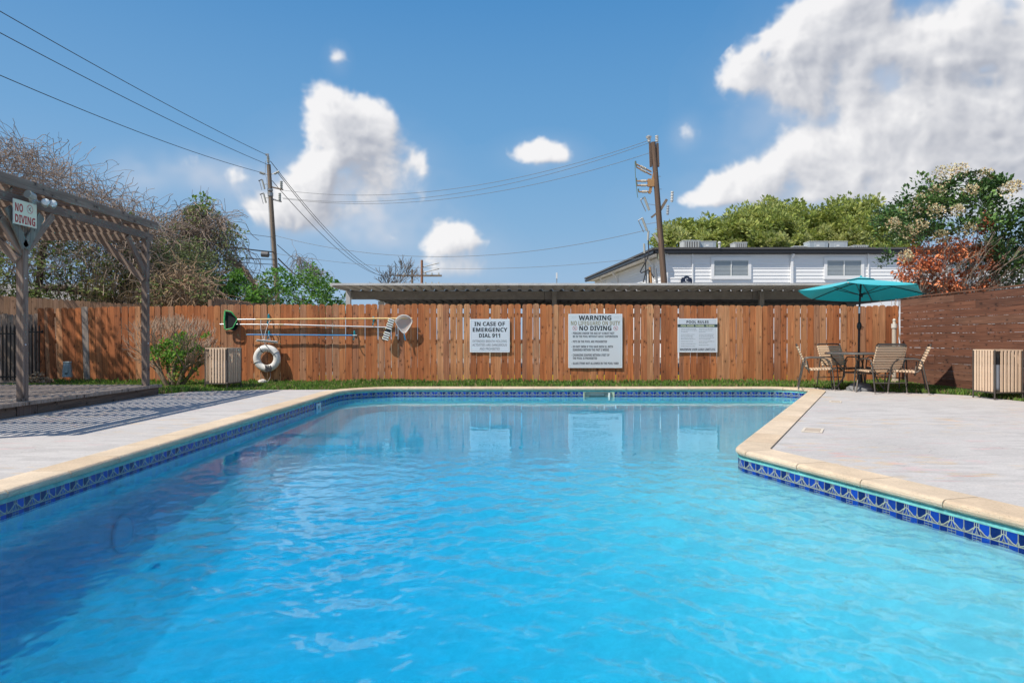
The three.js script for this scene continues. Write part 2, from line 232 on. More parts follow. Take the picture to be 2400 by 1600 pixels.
// ---------------------------------------------------------------- pool: coping, tile band, walls, floor
const pool = thing('swimming_pool', 'in-ground pool with cream stone coping and a blue patterned waterline tile band', 'pool');
const floorDepth = (x, d) => { // metres below the deck
  const k = [[0.9, 1.5], [4.5, 1.2], [7, .92], [10, .64], [13.6, .45]]; let i = 1; while (i < k.length - 1 && d > k[i][0]) i++;
  const base = mix(k[i - 1][1], k[i][1], clamp((d - k[i - 1][0]) / (k[i][0] - k[i - 1][0])));
  const nB = [.952, .306], sB = -((x - 1.96) * nB[0] + (d - 5.98) * nB[1]), nA = [.882, -.471], sA = -((x - 1.96) * nA[0] + (d - 5.98) * nA[1]);
  const s = Math.max(sA, sB); // distance from the two-sided right edge
  return mix(Math.min(.38, base), base, smooth(.1, 3.4, s));
};
{
  // arc length along the pool wall
  const pts = POOL.map(([x, d]) => [x, d]); const n = pts.length, seg = []; let L = 0;
  for (let i = 0; i < n; i++) { const a = pts[i], b = pts[(i + 1) % n], l = Math.hypot(b[0] - a[0], b[1] - a[1]); seg.push([L, l, a, b]); L += l; }
  const at = (s) => { s = ((s % L) + L) % L; let lo = 0, hi = n - 1; while (lo < hi) { const m = (lo + hi + 1) >> 1; if (seg[m][0] <= s) lo = m; else hi = m - 1; } const [s0, l, a, b] = seg[lo], t = (s - s0) / l, u = [(b[0] - a[0]) / l, (b[1] - a[1]) / l]; return { x: mix(a[0], b[0], t), d: mix(a[1], b[1], t), u, n: [-u[1], u[0]] }; }; // n points out of the pool
  const strip = (s0, s1, profile, step = .09, gap = .0015) => { // sweeps a closed profile [out, y] along the wall
    s0 += gap; s1 -= gap; const k = Math.max(1, Math.ceil((s1 - s0) / step)), m = profile.length, pos = [], uv = [], idx = []; let acc = [0]; for (let j = 1; j <= m; j++) { const a = profile[j - 1], b = profile[j % m]; acc.push(acc[j - 1] + Math.hypot(b[0] - a[0], b[1] - a[1])); }
    for (let q = 0; q < k; q++) for (let j = 0; j < m; j++) {
      const c = [[q, j], [q + 1, j], [q + 1, j + 1], [q, j + 1]].map(([a, b]) => { const s = s0 + (s1 - s0) * a / k, o = at(s), p = profile[b % m]; return [o.x + o.n[0] * p[0], p[1], -(o.d + o.n[1] * p[0]), s, acc[b]]; });
      for (const i of [0, 1, 2, 0, 2, 3]) { pos.push(c[i][0], c[i][1], c[i][2]); uv.push(c[i][3], c[i][4]); }
    }
    for (const q of [0, k]) { const s = s0 + (s1 - s0) * q / k, o = at(s), c = profile.map((p) => [o.x + o.n[0] * p[0], p[1], -(o.d + o.n[1] * p[0]), p[0], p[1]]); for (let j = 1; j < m - 1; j++) for (const i of q ? [0, j + 1, j] : [0, j, j + 1]) { pos.push(c[i][0], c[i][1], c[i][2]); uv.push(c[i][3] + s, c[i][4]); } }
    const g = new THREE.BufferGeometry(); g.setAttribute('position', new THREE.Float32BufferAttribute(pos, 3)); g.setAttribute('uv', new THREE.Float32BufferAttribute(uv, 2)); g.computeVertexNormals(); return g;
  };
  // coping stones, bull-nosed
  const nose = []; for (let k = 0; k <= 6; k++) { const a = Math.PI * (k / 6); nose.push([-0.022 + .03 - .03 * Math.sin(a), 0.018 - .03 + .03 * Math.cos(a)]); }
  const prof = [[.268, .016], ...nose, [.268, -.042]];
  const pit = grid(256, 256, 71), soft = grid(9, 9, 72), fine = grid(64, 200, 73), copTex = texture(512, 512, (u, v) => { const l = .86 + .08 * (soft(u, v) - .5) + .07 * (fine(u, v) - .5), p = pit(u, v) > .95 ? .72 : 1; return [l * p, l * p * .955, l * p * .885]; });
  const copM = [[.66, .52, .39], [.62, .48, .355], [.69, .555, .43], [.64, .51, .39]].map((c) => std({ map: repeated(copTex, .9), color: lin(...c.map((x, i) => x * [1.26, 1.40, 1.58][i])), roughness: .85, bumpMap: repeated(speckBump, 2), bumpScale: .0025 }));
  const R = rng(5), cN = Math.round(L / .62);
  for (let i = 0; i < cN; i++) part(pool, 'coping_stone', strip(i * L / cN, (i + 1) * L / cN, prof, .08, .004), copM[Math.floor(R() * 4)]);
  part(pool, 'coping_mortar', strip(0, L, [[.266, .008], [.02, .008], [.006, -.006], [.006, -.038], [.266, -.038]], .12, 0), std({ color: lin(.34, .30, .25), roughness: 1 }));
  // teal sealant band between coping and tile
  const tealT = (() => { const a = grid(40, 6, 81), b = grid(200, 20, 82); return texture(512, 128, (u, v) => { const s = .74 + .2 * a(u, v) + .1 * (b(u, v) - .5); return [s * .9, s, s]; }); })();
  part(pool, 'sealant_band', strip(0, L, [[.012, -.0425], [.006, -.0425], [-.004, -.068], [.02, -.068]], .1, 0), std({ map: repeated(tealT, .5, 3), color: lin(.24, .62, .60), roughness: .6 }));
  // waterline tiles
  const tileArt = (seed) => paint(192, 128, (g, w, h) => {
    const R = rng(seed), grout = '#a3a68c'; g.fillStyle = grout; g.fillRect(0, 0, w, h);
    const blue = () => { const l = R(); return `rgb(${Math.round(6 + 12 * l)},${Math.round(26 + 40 * l)},${Math.round(84 + 84 * l)})`; };
    const poly = (c, ...p) => { g.fillStyle = c; g.beginPath(); p.forEach(([x, y], i) => i ? g.lineTo(x * w, y * h) : g.moveTo(x * w, y * h)); g.closePath(); g.fill(); };
    const s = .018, stone = () => { const l = 84 + R() * 52; return `rgb(${l * .82 | 0},${l * .88 | 0},${l * 1.1 | 0})`; };
    poly(blue(), [s, .03], [.40, .03], [.40, .40], [.31, .55], [.18, .80], [.07, .88], [s, .62]);
    poly(blue(), [1 - s, .03], [.60, .03], [.60, .40], [.69, .55], [.82, .80], [.93, .88], [1 - s, .62]);
    poly(blue(), [.43, .03], [.485, .03], [.485, .32], [.43, .32]); poly(blue(), [.515, .03], [.57, .03], [.57, .32], [.515, .32]);
    poly(blue(), [.46, .38], [.488, .38], [.488, .62], [.43, .92], [.34, .94], [.37, .70]); poly(blue(), [.54, .38], [.512, .38], [.512, .62], [.57, .92], [.66, .94], [.63, .70]);
    for (const q of [0, 1]) { const X = (x) => q ? 1 - x : x; poly(stone(), [X(.35), .58], [X(.37), .66], [X(.30), .96], [X(.08), .96], [X(.20), .86]); poly(stone(), [X(s), .70], [X(.05), .90], [X(.05), .965], [X(s), .965]); }
    poly(stone(), [.495, .66], [.505, .66], [.56, .95], [.44, .95]);
    for (let k = 0; k < 240; k++) { g.fillStyle = `rgba(${R() < .5 ? '255,255,255' : '0,0,30'},${.05 * R()})`; g.fillRect(R() * w, R() * h, 2 + R() * 5, 1 + R() * 3); }
  });
  const trimArt = paint(192, 48, (g, w, h) => {
    g.fillStyle = '#a0a482'; g.fillRect(0, 0, w, h); const R = rng(3);
    const cell = (x0, x1, y0, y1) => { const l = R(); g.fillStyle = `rgb(${6 + 10 * l | 0},${30 + 40 * l | 0},${100 + 70 * l | 0})`; g.fillRect(x0 * w + 1.2, y0 * h + 1.4, (x1 - x0) * w - 2.4, (y1 - y0) * h - 2.8); };
    cell(0, .33, 0, 1); cell(.67, 1, 0, 1); for (const [a, b] of [[.33, .5], [.5, .67]]) { cell(a, b, 0, .34); cell(a, b, .34, .66); cell(a, b, .66, 1); }
  });
  const gloss = { roughness: .16, color: lin(1, 1, 1) };
  const tileM = [1, 2, 3, 4, 5].map((s) => std({ map: tileArt(s), ...gloss })), trimM = std({ map: trimArt, ...gloss }), unit = .1555, tN = Math.round(L / unit), tl = L / tN;
  const tilePiece = (s0, y0, y1, out) => { // one tile, bent with the wall
    const g = strip(s0, s0 + tl, [[.03, y1], [out, y1], [out, y0], [.03, y0]], .08, .0011), p = g.attributes.position, uv = g.attributes.uv;
    for (let i = 0; i < p.count; i++) uv.setXY(i, 1 - (uv.getX(i) - s0) / tl, (p.getY(i) - y0) / (y1 - y0)); return g;
  };

  for (let i = 0; i < tN; i++) {
    const o = at((i + .5) * tl); if (o.d < 2.4) continue; if (o.d > 13.5 && o.x > 1.44 && o.x < 1.98) continue;
    part(pool, 'waterline_tile', tilePiece(i * tl, -.1395, -.0685, -.002), tileM[Math.floor(R() * 5)]);
    part(pool, 'trim_tile', tilePiece(i * tl, -.182, -.141, -.001), trimM);
  }
  part(pool, 'tile_grout', strip(0, L, [[.035, -.0682], [.0015, -.0682], [.0015, -.183], [.035, -.183]], .1, 0), std({ color: lin(.50, .52, .36), roughness: .9 }));
  // plastered walls and floor
  const pa = grid(7, 7, 91), pb = grid(40, 40, 92), pc = grid(200, 200, 93), plasterT = texture(512, 512, (u, v) => { const s = .93 + .05 * (pa(u, v) - .5) + .07 * (pb(u, v) - .5) + .05 * (pc(u, v) - .5); return [s * .98, s, s]; });
  const plaster = std({ map: repeated(plasterT, .45), color: lin(.46, .71, .76), roughness: .9 });
  part(pool, 'pool_wall', strip(0, L, [[.03, -.183], [.0005, -.183], [.0005, -2.1], [.03, -2.1]], .1, 0), plaster);
  const x0 = -3.35, x1 = 6.3, d0 = .8, d1 = 13.7, nx = 60, nd = 80, pos = [], idx = [], uv = [];
  for (let j = 0; j <= nd; j++) for (let i = 0; i <= nx; i++) { const x = mix(x0, x1, i / nx), d = mix(d0, d1, j / nd); pos.push(x, -floorDepth(x, d), -d); uv.push(x, d); }
  for (let j = 0; j < nd; j++) for (let i = 0; i < nx; i++) { const a = j * (nx + 1) + i, b = a + nx + 1; idx.push(a, a + 1, b + 1, a, b + 1, b); }
  const fg = new THREE.BufferGeometry(); fg.setAttribute('position', new THREE.Float32BufferAttribute(pos, 3)); fg.setAttribute('uv', new THREE.Float32BufferAttribute(uv, 2)); fg.setIndex(idx); fg.computeVertexNormals();
  part(pool, 'pool_floor', fg, plaster);
  // skimmer mouth in the far wall, wall fitting, underwater lamp lens
  const sk = part(pool, 'skimmer', merge([bx(.03, .12, .05, 1.455, -.145, -13.56), bx(.03, .12, .05, 1.965, -.145, -13.56), bx(.48, .012, .05, 1.71, -.092, -13.56), bx(.49, .115, .012, 1.71, -.125, -13.5465)]), std({ color: lin(.10, .15, .145), roughness: .6 }));
  part(sk, 'weir_flap', rbx(.30, .055, .02, .006, 1.68, -.125, -13.532), std({ color: lin(.10, .15, .16), roughness: .5 }));
  part(sk, 'jamb', rbx(.035, .115, .03, .006, 1.93, -.15, -13.535), std({ color: lin(.75, .75, .70), roughness: .5 }));
  const fit = part(pool, 'wall_fitting', merge([rbx(.03, .15, .035, .006, -3.2, -.155, -11.2), rbx(.03, .15, .035, .006, -3.2, -.155, -11.36), rbx(.03, .035, .19, .006, -3.2, -.11, -11.28)]), std({ color: lin(.78, .80, .78), roughness: .4 }));
  const lamp = part(pool, 'niche_lens', new THREE.CylinderGeometry(.13, .14, .03, 28).rotateZ(Math.PI / 2).translate(-3.2, -.62, -5.6), std({ color: lin(.55, .68, .72), roughness: .25 }));
  part(lamp, 'rim', new THREE.TorusGeometry(.14, .014, 8, 28).rotateY(Math.PI / 2).translate(-3.185, -.62, -5.6), std({ color: lin(.45, .58, .62), roughness: .4 }));
}
// ---------------------------------------------------------------- water: a body whose top is modelled ripple by ripple
{
  const x0 = -3.235, x1 = 6.12, d0 = .885, d1 = 13.568, R = rng(4), W = [];
  for (let q = 0; q < 46; q++) { const lam = .05 * Math.pow(.42 / .05, Math.pow(R(), 1.35)), k = 6.2832 / lam, dir = 1.45 + (R() - .5) * (lam < .18 ? 5.6 : 2.6); W.push([k * Math.cos(dir), k * Math.sin(dir), R() * 6.2832, .030 / k]); }
  const gust = grid(7, 9, 301), puffs = grid(17, 21, 302);
  const swell = (x, d) => mix(1, .035, smooth(3.4, 7.6, d)) * (.42 + .95 * smooth(.25, .75, gust((x + 4) / 14, d / 14) * .6 + puffs((x + 4) / 14, d / 14) * .4)) * mix(.4, 1, smooth(-3.2, -1.0, x)); // wave height: the breeze ruffles the open end, the fence shelters the far one
  const rows = [d0]; while (rows[rows.length - 1] < d1) { const d = rows[rows.length - 1]; rows.push(Math.min(d1, d + Math.max(.0105, .0036 * d))); }
  const nx = 560, nr = rows.length, n = (nx + 1) * nr, pos = new Float32Array((n + 4) * 3), nor = new Float32Array((n + 4) * 3), idx = [];
  const T = 4096, sn = new Float32Array(T); for (let i = 0; i < T; i++) sn[i] = Math.sin(6.2831853 * i / T); const S = (a) => sn[Math.floor(a * 651.8986) & 4095];
  for (let j = 0, e = 0; j < nr; j++) for (let i = 0; i <= nx; i++, e++) {
    const x = mix(x0, x1, i / nx), d = rows[j], a = swell(x, d); let h = 0, hx = 0, hd = 0;
    for (const [kx, kd, p, m] of W) { const t = kx * x + kd * d + p + 400, c = S(t + 1.5707963) * m; h += S(t) * m; hx += c * kx; hd += c * kd; }
    pos[3 * e] = x; pos[3 * e + 1] = WATER_Y + h * a; pos[3 * e + 2] = -d; const gx = -hx * a, gz = hd * a, l = Math.hypot(gx, 1, gz); nor[3 * e] = gx / l; nor[3 * e + 1] = 1 / l; nor[3 * e + 2] = gz / l;
  }
  for (let j = 0; j < nr - 1; j++) for (let i = 0; i < nx; i++) { const a = j * (nx + 1) + i, b = a + nx + 1; idx.push(a, a + 1, b + 1, a, b + 1, b); }
  const topG = new THREE.BufferGeometry(); topG.setAttribute('position', new THREE.BufferAttribute(pos.slice(0, n * 3), 3)); topG.setAttribute('normal', new THREE.BufferAttribute(nor.slice(0, n * 3), 3)); topG.setIndex(idx.slice());
  // close the body below: four corners of its bottom, joined to the rim of the top
  const bot = WATER_Y - 2.4, C = [[x0, d0], [x1, d0], [x1, d1], [x0, d1]]; C.forEach(([x, d], k) => { pos.set([x, bot, -d], (n + k) * 3); nor.set([0, -1, 0], (n + k) * 3); });
  for (let i = 0; i < nx; i++) { idx.push(i, n, i + 1); const a = (nr - 1) * (nx + 1) + i; idx.push(a, a + 1, n + 2); } idx.push(nx, n, n + 1); idx.push((nr - 1) * (nx + 1), n + 2, n + 3);
  for (let j = 0; j < nr - 1; j++) { const a = j * (nx + 1), b = a + nx + 1; idx.push(a, b, n + 3); idx.push(a + nx, n + 1, b + nx); } idx.push(0, n + 3, n); idx.push((nr - 1) * (nx + 1) + nx, n + 1, n + 2); idx.push(n, n + 3, n + 2, n, n + 2, n + 1);
  const body = new THREE.BufferGeometry(); body.setAttribute('position', new THREE.BufferAttribute(pos, 3)); body.setAttribute('normal', new THREE.BufferAttribute(nor, 3)); body.setIndex(idx);
  const w = structure('water');
  part(w, 'water_body', body, new THREE.MeshPhysicalMaterial({ color: 0xffffff, roughness: 0.0, transmission: 1, thickness: 1, ior: 1.33, attenuationColor: lin(.265, .82, .968), attenuationDistance: 1.0, transparent: true, opacity: WATER_OPACITY }));
  const sheet = part(w, 'water_surface', topG, new THREE.MeshPhysicalMaterial({ color: 0xffffff, roughness: 0.0, transmission: 1, ior: 1.33, specularIntensity: .5 })); sheet.position.y = .004;
}
// ---------------------------------------------------------------- timber
const wood = (c, o = {}) => std({ map: woodTex, bumpMap: woodBump, bumpScale: .003, color: lin(...c), roughness: .85, ...o });
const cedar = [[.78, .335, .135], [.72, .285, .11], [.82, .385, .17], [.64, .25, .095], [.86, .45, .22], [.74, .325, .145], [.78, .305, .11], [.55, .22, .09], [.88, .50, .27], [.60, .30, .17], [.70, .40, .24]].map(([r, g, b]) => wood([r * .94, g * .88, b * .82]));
const greyWood = [[.42, .39, .36], [.36, .33, .30], [.48, .45, .42], [.40, .35, .31]].map((c) => wood(c));
const tanWood = [[.52, .34, .22], [.46, .30, .19], [.56, .37, .25], [.42, .28, .19]].map((c) => wood(c));
const umber = [[.25, .112, .066], [.215, .098, .059], [.275, .124, .072], [.19, .088, .054], [.265, .138, .088]].map((c) => wood(c));
const greyPaint = [[.35, .295, .255], [.315, .265, .23], [.38, .325, .28]].map((c) => wood(c, { roughness: .75 }));
// a dog-eared picket; u across, v up, in texture units
function picketGeometry(w, h, t, du, dv, ear = .03) {
  const s = new THREE.Shape([[-w / 2, 0], [w / 2, 0], [w / 2, h - ear], [w / 2 - ear, h], [-w / 2 + ear, h], [-w / 2, h - ear]].map((p) => new THREE.Vector2(...p)));
  const g = new THREE.ExtrudeGeometry(s, { depth: t, bevelEnabled: false }).translate(0, 0, -t / 2), uv = g.attributes.uv, p = g.attributes.position;
  for (let i = 0; i < uv.count; i++) uv.setXY(i, (p.getX(i) + p.getZ(i)) / 1.12 + du, p.getY(i) / 2 + dv);
  return g;
}
const pickets = (() => { const R = rng(17), out = []; for (let i = 0; i < 26; i++) out.push(picketGeometry(.137 - R() * .005, 1.80, .017, R(), R())); return out; })();
{
  // the long cedar fence behind the pool
  const f = thing('wood_fence', 'long reddish cedar picket fence standing behind the pool, hung with three signs', 'fence');
  const R = rng(23); let x = -10.38, k = 0, group = 0;
  while (x < 8.50) {
    if (R() < .16) group = (R() - .5) * .035;
    const left = smooth(-5, -10, x), w = .1375 + (R() < .06 ? -.03 : 0), g = pickets[Math.floor(R() * pickets.length)], grey = (Math.abs(x + 9.34) < .07);
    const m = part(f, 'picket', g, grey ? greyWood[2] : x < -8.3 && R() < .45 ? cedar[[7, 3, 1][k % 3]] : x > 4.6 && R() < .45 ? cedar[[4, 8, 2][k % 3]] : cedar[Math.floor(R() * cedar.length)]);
    const top = 1.735 - .055 * left + group + (R() - .5) * .016 - .012 * smooth(3, 6, x), bottom = .005 + R() * .03;
    m.scale.set(w / .135, (top - bottom) / 1.80, 1); m.position.set(x, bottom, -15.06 + (R() - .5) * .008);
    m.rotation.z = (R() - .5) * .012 + left * (.028 + (R() - .5) * .035); m.rotation.y = (R() - .5) * .05 + (R() < .12 ? (R() - .5) * .14 : 0); m.rotation.x = (R() - .5) * .008;
    x += w + .004 + R() * R() * .012 + (R() < .05 ? .006 : 0); k++;
  }
  for (const y of [.30, .92, 1.5]) part(f, 'rail', turnUV(metreUV(bx(19.0, .085, .038, -.95, y, -15.094), 1 / 2, 1 / 1.12)), cedar[3]);
  for (let q = 0; q < 8; q++) part(f, 'post', metreUV(bx(.09, 1.68, .09, -10.3 + q * 2.65, .83, -15.16), 1 / 1.12, .5), cedar[7]);
}
{
  // weathered stretch left of it, behind the iron fence
  const f = thing('weathered_fence', 'weathered grey picket fence in a corner behind the black iron fence', 'fence'), R = rng(31);
  for (let x = -12.6; x < -10.46; x += .142) { const m = part(f, 'picket', pickets[Math.floor(R() * 26)], greyWood[Math.floor(R() * 4)]); m.scale.set(1, (1.50 + R() * .03) / 1.8, 1); m.position.set(x, .02, -15.22); m.rotation.z = (R() - .5) * .02; }
  part(f, 'rail', metreUV(bx(2.2, .085, .038, -11.5, 1.2, -15.26)), greyWood[1]);
  // tan fence of the neighbouring lot
  const g = thing('tan_fence', 'tan picket fence running away behind the cedar fence, below dry canes', 'fence');
  for (let x = -15.2; x < -10.4; x += .134) { const f = (x + 14.2) / 3.4, m = part(g, 'picket', pickets[Math.floor(R() * 26)], tanWood[Math.floor(R() * 4)]); m.scale.set(1, (2.19 - .20 * f + R() * .02) / 1.8, 1); m.position.set(x, 0, -19.7 - f * .9); m.rotation.y = .26; }
  const h = thing('side_fence', 'short grey-brown picket fence receding beside the green bushes near the utility pole', 'fence');
  for (let z = -19.6; z > -25; z -= .143) { const m = part(h, 'picket', pickets[Math.floor(R() * 26)], tanWood[[1, 3][Math.floor(R() * 2)]]); m.scale.set(1, (2.17 + R() * .03) / 1.8, 1); m.position.set(-8.55, 0, z); m.rotation.y = Math.PI / 2; }
  part(h, 'end_post', metreUV(bx(.10, 2.1, .1, -8.62, 1.05, -19.5), 1 / 1.12, .5), tanWood[2]);
}
{
  // brown board fence at the right
  const f = thing('board_fence', 'dark brown fence of wide horizontal boards beside the patio set', 'fence'), R = rng(41), X = 8.56;
  const rows = 12, h = 1.80 / rows;
  for (let r = 0; r < rows; r++) {
    let z = -15.02, first = true;
    while (z < -5.2) {
      const len = first ? [1.22, 2.44, 1.83][r % 3] : 2.44; first = false; const z1 = Math.min(z + len, -5.2), y = .045 + (r + .5) * h;
      const du = R(), dv = R(), g = turnUV(metreUV(bx(.019, h - .002 - R() * R() * .008, z1 - z - .005), 1 / 2, 1 / 1.12, du, dv)), m = part(f, 'board', g, umber[Math.floor(R() * umber.length)]);
      m.position.set(X + (R() - .5) * .006, y + (R() - .5) * .004, (z + z1) / 2); m.rotation.z = (R() - .5) * .05; z = z1;
    }
  }
  part(f, 'cap', turnUV(metreUV(bx(.10, .024, 9.9, X + .02, 1.875, -10.1), .5, 1 / 1.12)), umber[4]);
  for (let z = -14.9; z < -5; z += 2.44) part(f, 'post', metreUV(bx(.09, 1.85, .09, X + .056, .93, z), 1 / 1.12, .5), umber[3]);
}
{
  // black iron fence in the far left corner
  const iron = std({ color: lin(.012, .012, .013), roughness: .45, metalness: .3 }), f = thing('iron_fence', 'black iron fence with spear-topped bars beside the wooden platform', 'fence'), D = -14.55;
  const spear = (x, top) => merge([bx(.022, top - .10, .022, x, (top - .10) / 2 + .10, D), cyl(.018, .014, .03, 8, x, top + .015, D), new THREE.ConeGeometry(.017, .085, 8).translate(x, top + .07, D)]);
  for (const x of [-10.315, -10.24, -10.16, -10.085, -10.615, -10.70, -10.785, -10.865, -10.95, -11.03, -11.11, -11.19, -11.27, -11.35]) part(f, 'bar', spear(x, x > -10.4 ? 1.20 : 1.19), iron);
  for (const y of [1.12, .20]) { part(f, 'rail', bx(.36, .03, .03, -10.19, y + .005, D), iron); part(f, 'rail', bx(.95, .03, .03, -10.95, y - .03, D), iron); }
  const post = part(f, 'post', bx(.082, 1.34, .082, -10.40, .67, D), iron); part(post, 'ball', merge([bx(.1, .02, .1, -10.40, 1.35, D), new THREE.SphereGeometry(.028, 12, 10).translate(-10.40, 1.395, D)]), iron);
  part(f, 'latch', rbx(.03, .07, .03, .005, -10.02, 1.13, D), iron);
}
// ---------------------------------------------------------------- signs
const panelEdge = std({ color: lin(.62, .64, .66), roughness: .4, metalness: .2 });
function signBoard(name, label, w, h, pos, turn, art, res = 900) {
  const s = thing(name, label, 'sign', pos, turn);
  part(s, 'panel', rbx(w, h, .006, .002, 0, 0, .003), panelEdge);
  const t = paint(res, Math.round(res * h / w), art); part(s, 'print', new THREE.PlaneGeometry(w - .006, h - .006).translate(0, 0, .0075), std({ map: t, roughness: .42, color: lin(.88, .88, .88) }));
  for (const [a, b] of [[-1, -1], [1, -1], [-1, 1], [1, 1]]) part(s, 'screw', new THREE.SphereGeometry(.006, 8, 6).scale(1, 1, .5).translate(a * (w / 2 - .03), b * (h / 2 - .03), .008), panelEdge);
  return s;
}
const fit = (g, text, x, y, width, size, font = 'bold') => { g.save(); g.font = `${font} ${size}px sans-serif`; g.lineWidth = size * (font === 'bold' ? .035 : .012); g.strokeStyle = g.fillStyle; const m = g.measureText(text).width; g.translate(x, y); g.scale(width / m, 1); g.fillText(text, 0, 0); g.strokeText(text, 0, 0); g.restore(); };
const center = (g, text, w, y, width, size, font = 'bold') => fit(g, text, (w - width) / 2, y, width, size, font);
const blank = (g, w, h, c = '#dfe3ea') => { g.fillStyle = c; g.fillRect(0, 0, w, h); };
const frame = (g, w, h, c, m, l) => { g.strokeStyle = c; g.lineWidth = l; g.strokeRect(m, m, w - 2 * m, h - 2 * m); };
const forbidden = (g, x, y, r, l = 5) => { g.strokeStyle = '#c4383e'; g.lineWidth = l; g.beginPath(); g.arc(x, y, r, 0, 7); g.stroke(); g.strokeStyle = '#2c3238'; g.lineWidth = l * .95; g.beginPath(); g.moveTo(x + r * .35, y - r * .5); g.lineTo(x - r * .1, y); g.lineTo(x - r * .45, y + r * .45); g.moveTo(x - r * .1, y); g.lineTo(x + r * .3, y + r * .55); g.moveTo(x - r * .5, y - r * .15); g.lineTo(x + r * .05, y - .12 * r); g.stroke(); g.strokeStyle = '#c4383e'; g.lineWidth = l * .8; g.beginPath(); g.moveTo(x - r * .7, y - r * .7); g.lineTo(x + r * .7, y + r * .7); g.stroke(); };
signBoard('emergency_sign', 'white sign reading IN CASE OF EMERGENCY DIAL 911 on the cedar fence', .88, .735, [-.49, 1.05, -15.028], 0, (g, w, h) => {
  blank(g, w, h, '#f2f4f6'); g.fillStyle = '#dde2ea'; g.fillRect(w * .025, h * .03, w * .95, h * .94); frame(g, w, h, '#7d93b0', w * .03, 4); g.fillStyle = '#272c33';
  center(g, 'IN CASE OF', w, h * .205, w * .78, h * .165); center(g, 'EMERGENCY', w, h * .38, w * .88, h * .165); center(g, 'DIAL 911', w, h * .555, w * .56, h * .165);
  g.fillStyle = '#4a4f58'; center(g, 'EXTENDED BREATH HOLDING', w, h * .70, w * .87, h * .10, 'normal'); center(g, 'ACTIVITIES ARE DANGEROUS', w, h * .815, w * .87, h * .10, 'normal'); center(g, 'AND PROHIBITED', w, h * .93, w * .51, h * .10, 'normal');
});
signBoard('warning_sign', 'tall white sign reading WARNING NO LIFEGUARD ON DUTY on the cedar fence', 1.19, 1.19, [1.835, .935, -15.028], 0, (g, w, h) => {
  blank(g, w, h, '#f2f4f6'); g.fillStyle = '#d9dde2'; g.fillRect(w * .018, h * .018, w * .964, h * .964); frame(g, w, h, '#7e8c9c', w * .02, 4); g.fillStyle = '#23292e';
  center(g, 'WARNING', w, h * .113, w * .615, h * .115); g.fillStyle = '#99937c'; center(g, 'NO LIFEGUARD ON DUTY', w, h * .208, w * .92, h * .108); g.fillStyle = '#23292e'; center(g, 'NO DIVING', w, h * .305, w * .615, h * .115);
  forbidden(g, w * .12, h * .265, w * .04, 7); forbidden(g, w * .88, h * .265, w * .04, 7);
  g.strokeStyle = '#a9adb0'; g.lineWidth = 4; for (const s of [-1, 1]) for (let k = 0; k < 3; k++) { const x = w / 2 + s * w * (.43 - k * .032); g.beginPath(); g.moveTo(x + s * 22, h * .045); g.quadraticCurveTo(x, h * .05, x - s * 16, h * .066); g.quadraticCurveTo(x, h * .08, x + s * 22, h * .088); g.stroke(); }
  g.fillStyle = '#33383e'; const L = (t, y, wd, b) => { if (b) { g.beginPath(); g.arc(w * .06, h * (y - .016), 6, 0, 7); g.fill(); } fit(g, t, w * .08, h * y, w * wd, h * .056); };
  L('PERSONS UNDER THE AGE OF 14 MUST NOT', .378, .775, 1); L('BE IN THE POOL WITHOUT ADULT SUPERVISION', .438, .84); L('PETS IN THE POOL ARE PROHIBITED', .533, .64, 1); L('DO NOT SWIM IF YOU HAVE BEEN ILL WITH', .627, .75, 1); L('DIARRHEA WITHIN THE PAST 2 WEEKS', .687, .675); L('CHANGING DIAPERS WITHIN 6 FEET OF', .783, .685, 1); L('THE POOL IS PROHIBITED', .843, .455); L('GLASS ITEMS NOT ALLOWED IN THE POOL YARD', .938, .855, 1);
}, 1200);
signBoard('pool_rules_sign', 'white sign headed POOL RULES with a dark green band on the cedar fence', .88, .745, [4.085, 1.055, -15.028], 0, (g, w, h) => {
  blank(g, w, h, '#f0f2f4'); g.fillStyle = '#d6dae2'; g.fillRect(w * .03, h * .03, w * .94, h * .94); frame(g, w, h, '#7c8fa0', w * .032, 4);
  g.fillStyle = '#333b40'; center(g, 'POOL RULES', w, h * .135, w * .57, h * .105); g.fillStyle = '#2d4245'; g.fillRect(0, h * .165, w, h * .09); g.fillStyle = '#d9dfb4'; center(g, 'POOL HOURS  10:00AM - 10:00PM', w, h * .237, w * .85, h * .072);
  g.fillStyle = '#70767e'; const cols = [[.085, [[.31, .38], [.355, .40], [.40, .17], [.475, .35], [.52, .30], [.565, .31], [.61, .36], [.68, .30], [.75, .38], [.82, .36]]], [.54, [[.31, .36], [.355, .34], [.40, .17], [.475, .38], [.52, .35], [.565, .38], [.61, .29], [.68, .39], [.725, .22], [.79, .25]]]];
  const R = rng(8); for (const [x, rows] of cols) for (const [y, wd] of rows) { let u = x; while (u < x + wd) { const l = .012 + R() * .03; g.globalAlpha = .45 + R() * .3; g.fillRect(u * w, h * (y - .012 + (R() - .5) * .004), Math.min(l, x + wd - u) * w, h * .018); u += l + .008; } } g.globalAlpha = 1;
  g.fillStyle = '#2c3138'; center(g, 'MAXIMUM USER LOAD LIMIT:212', w, h * .945, w * .89, h * .088);
});
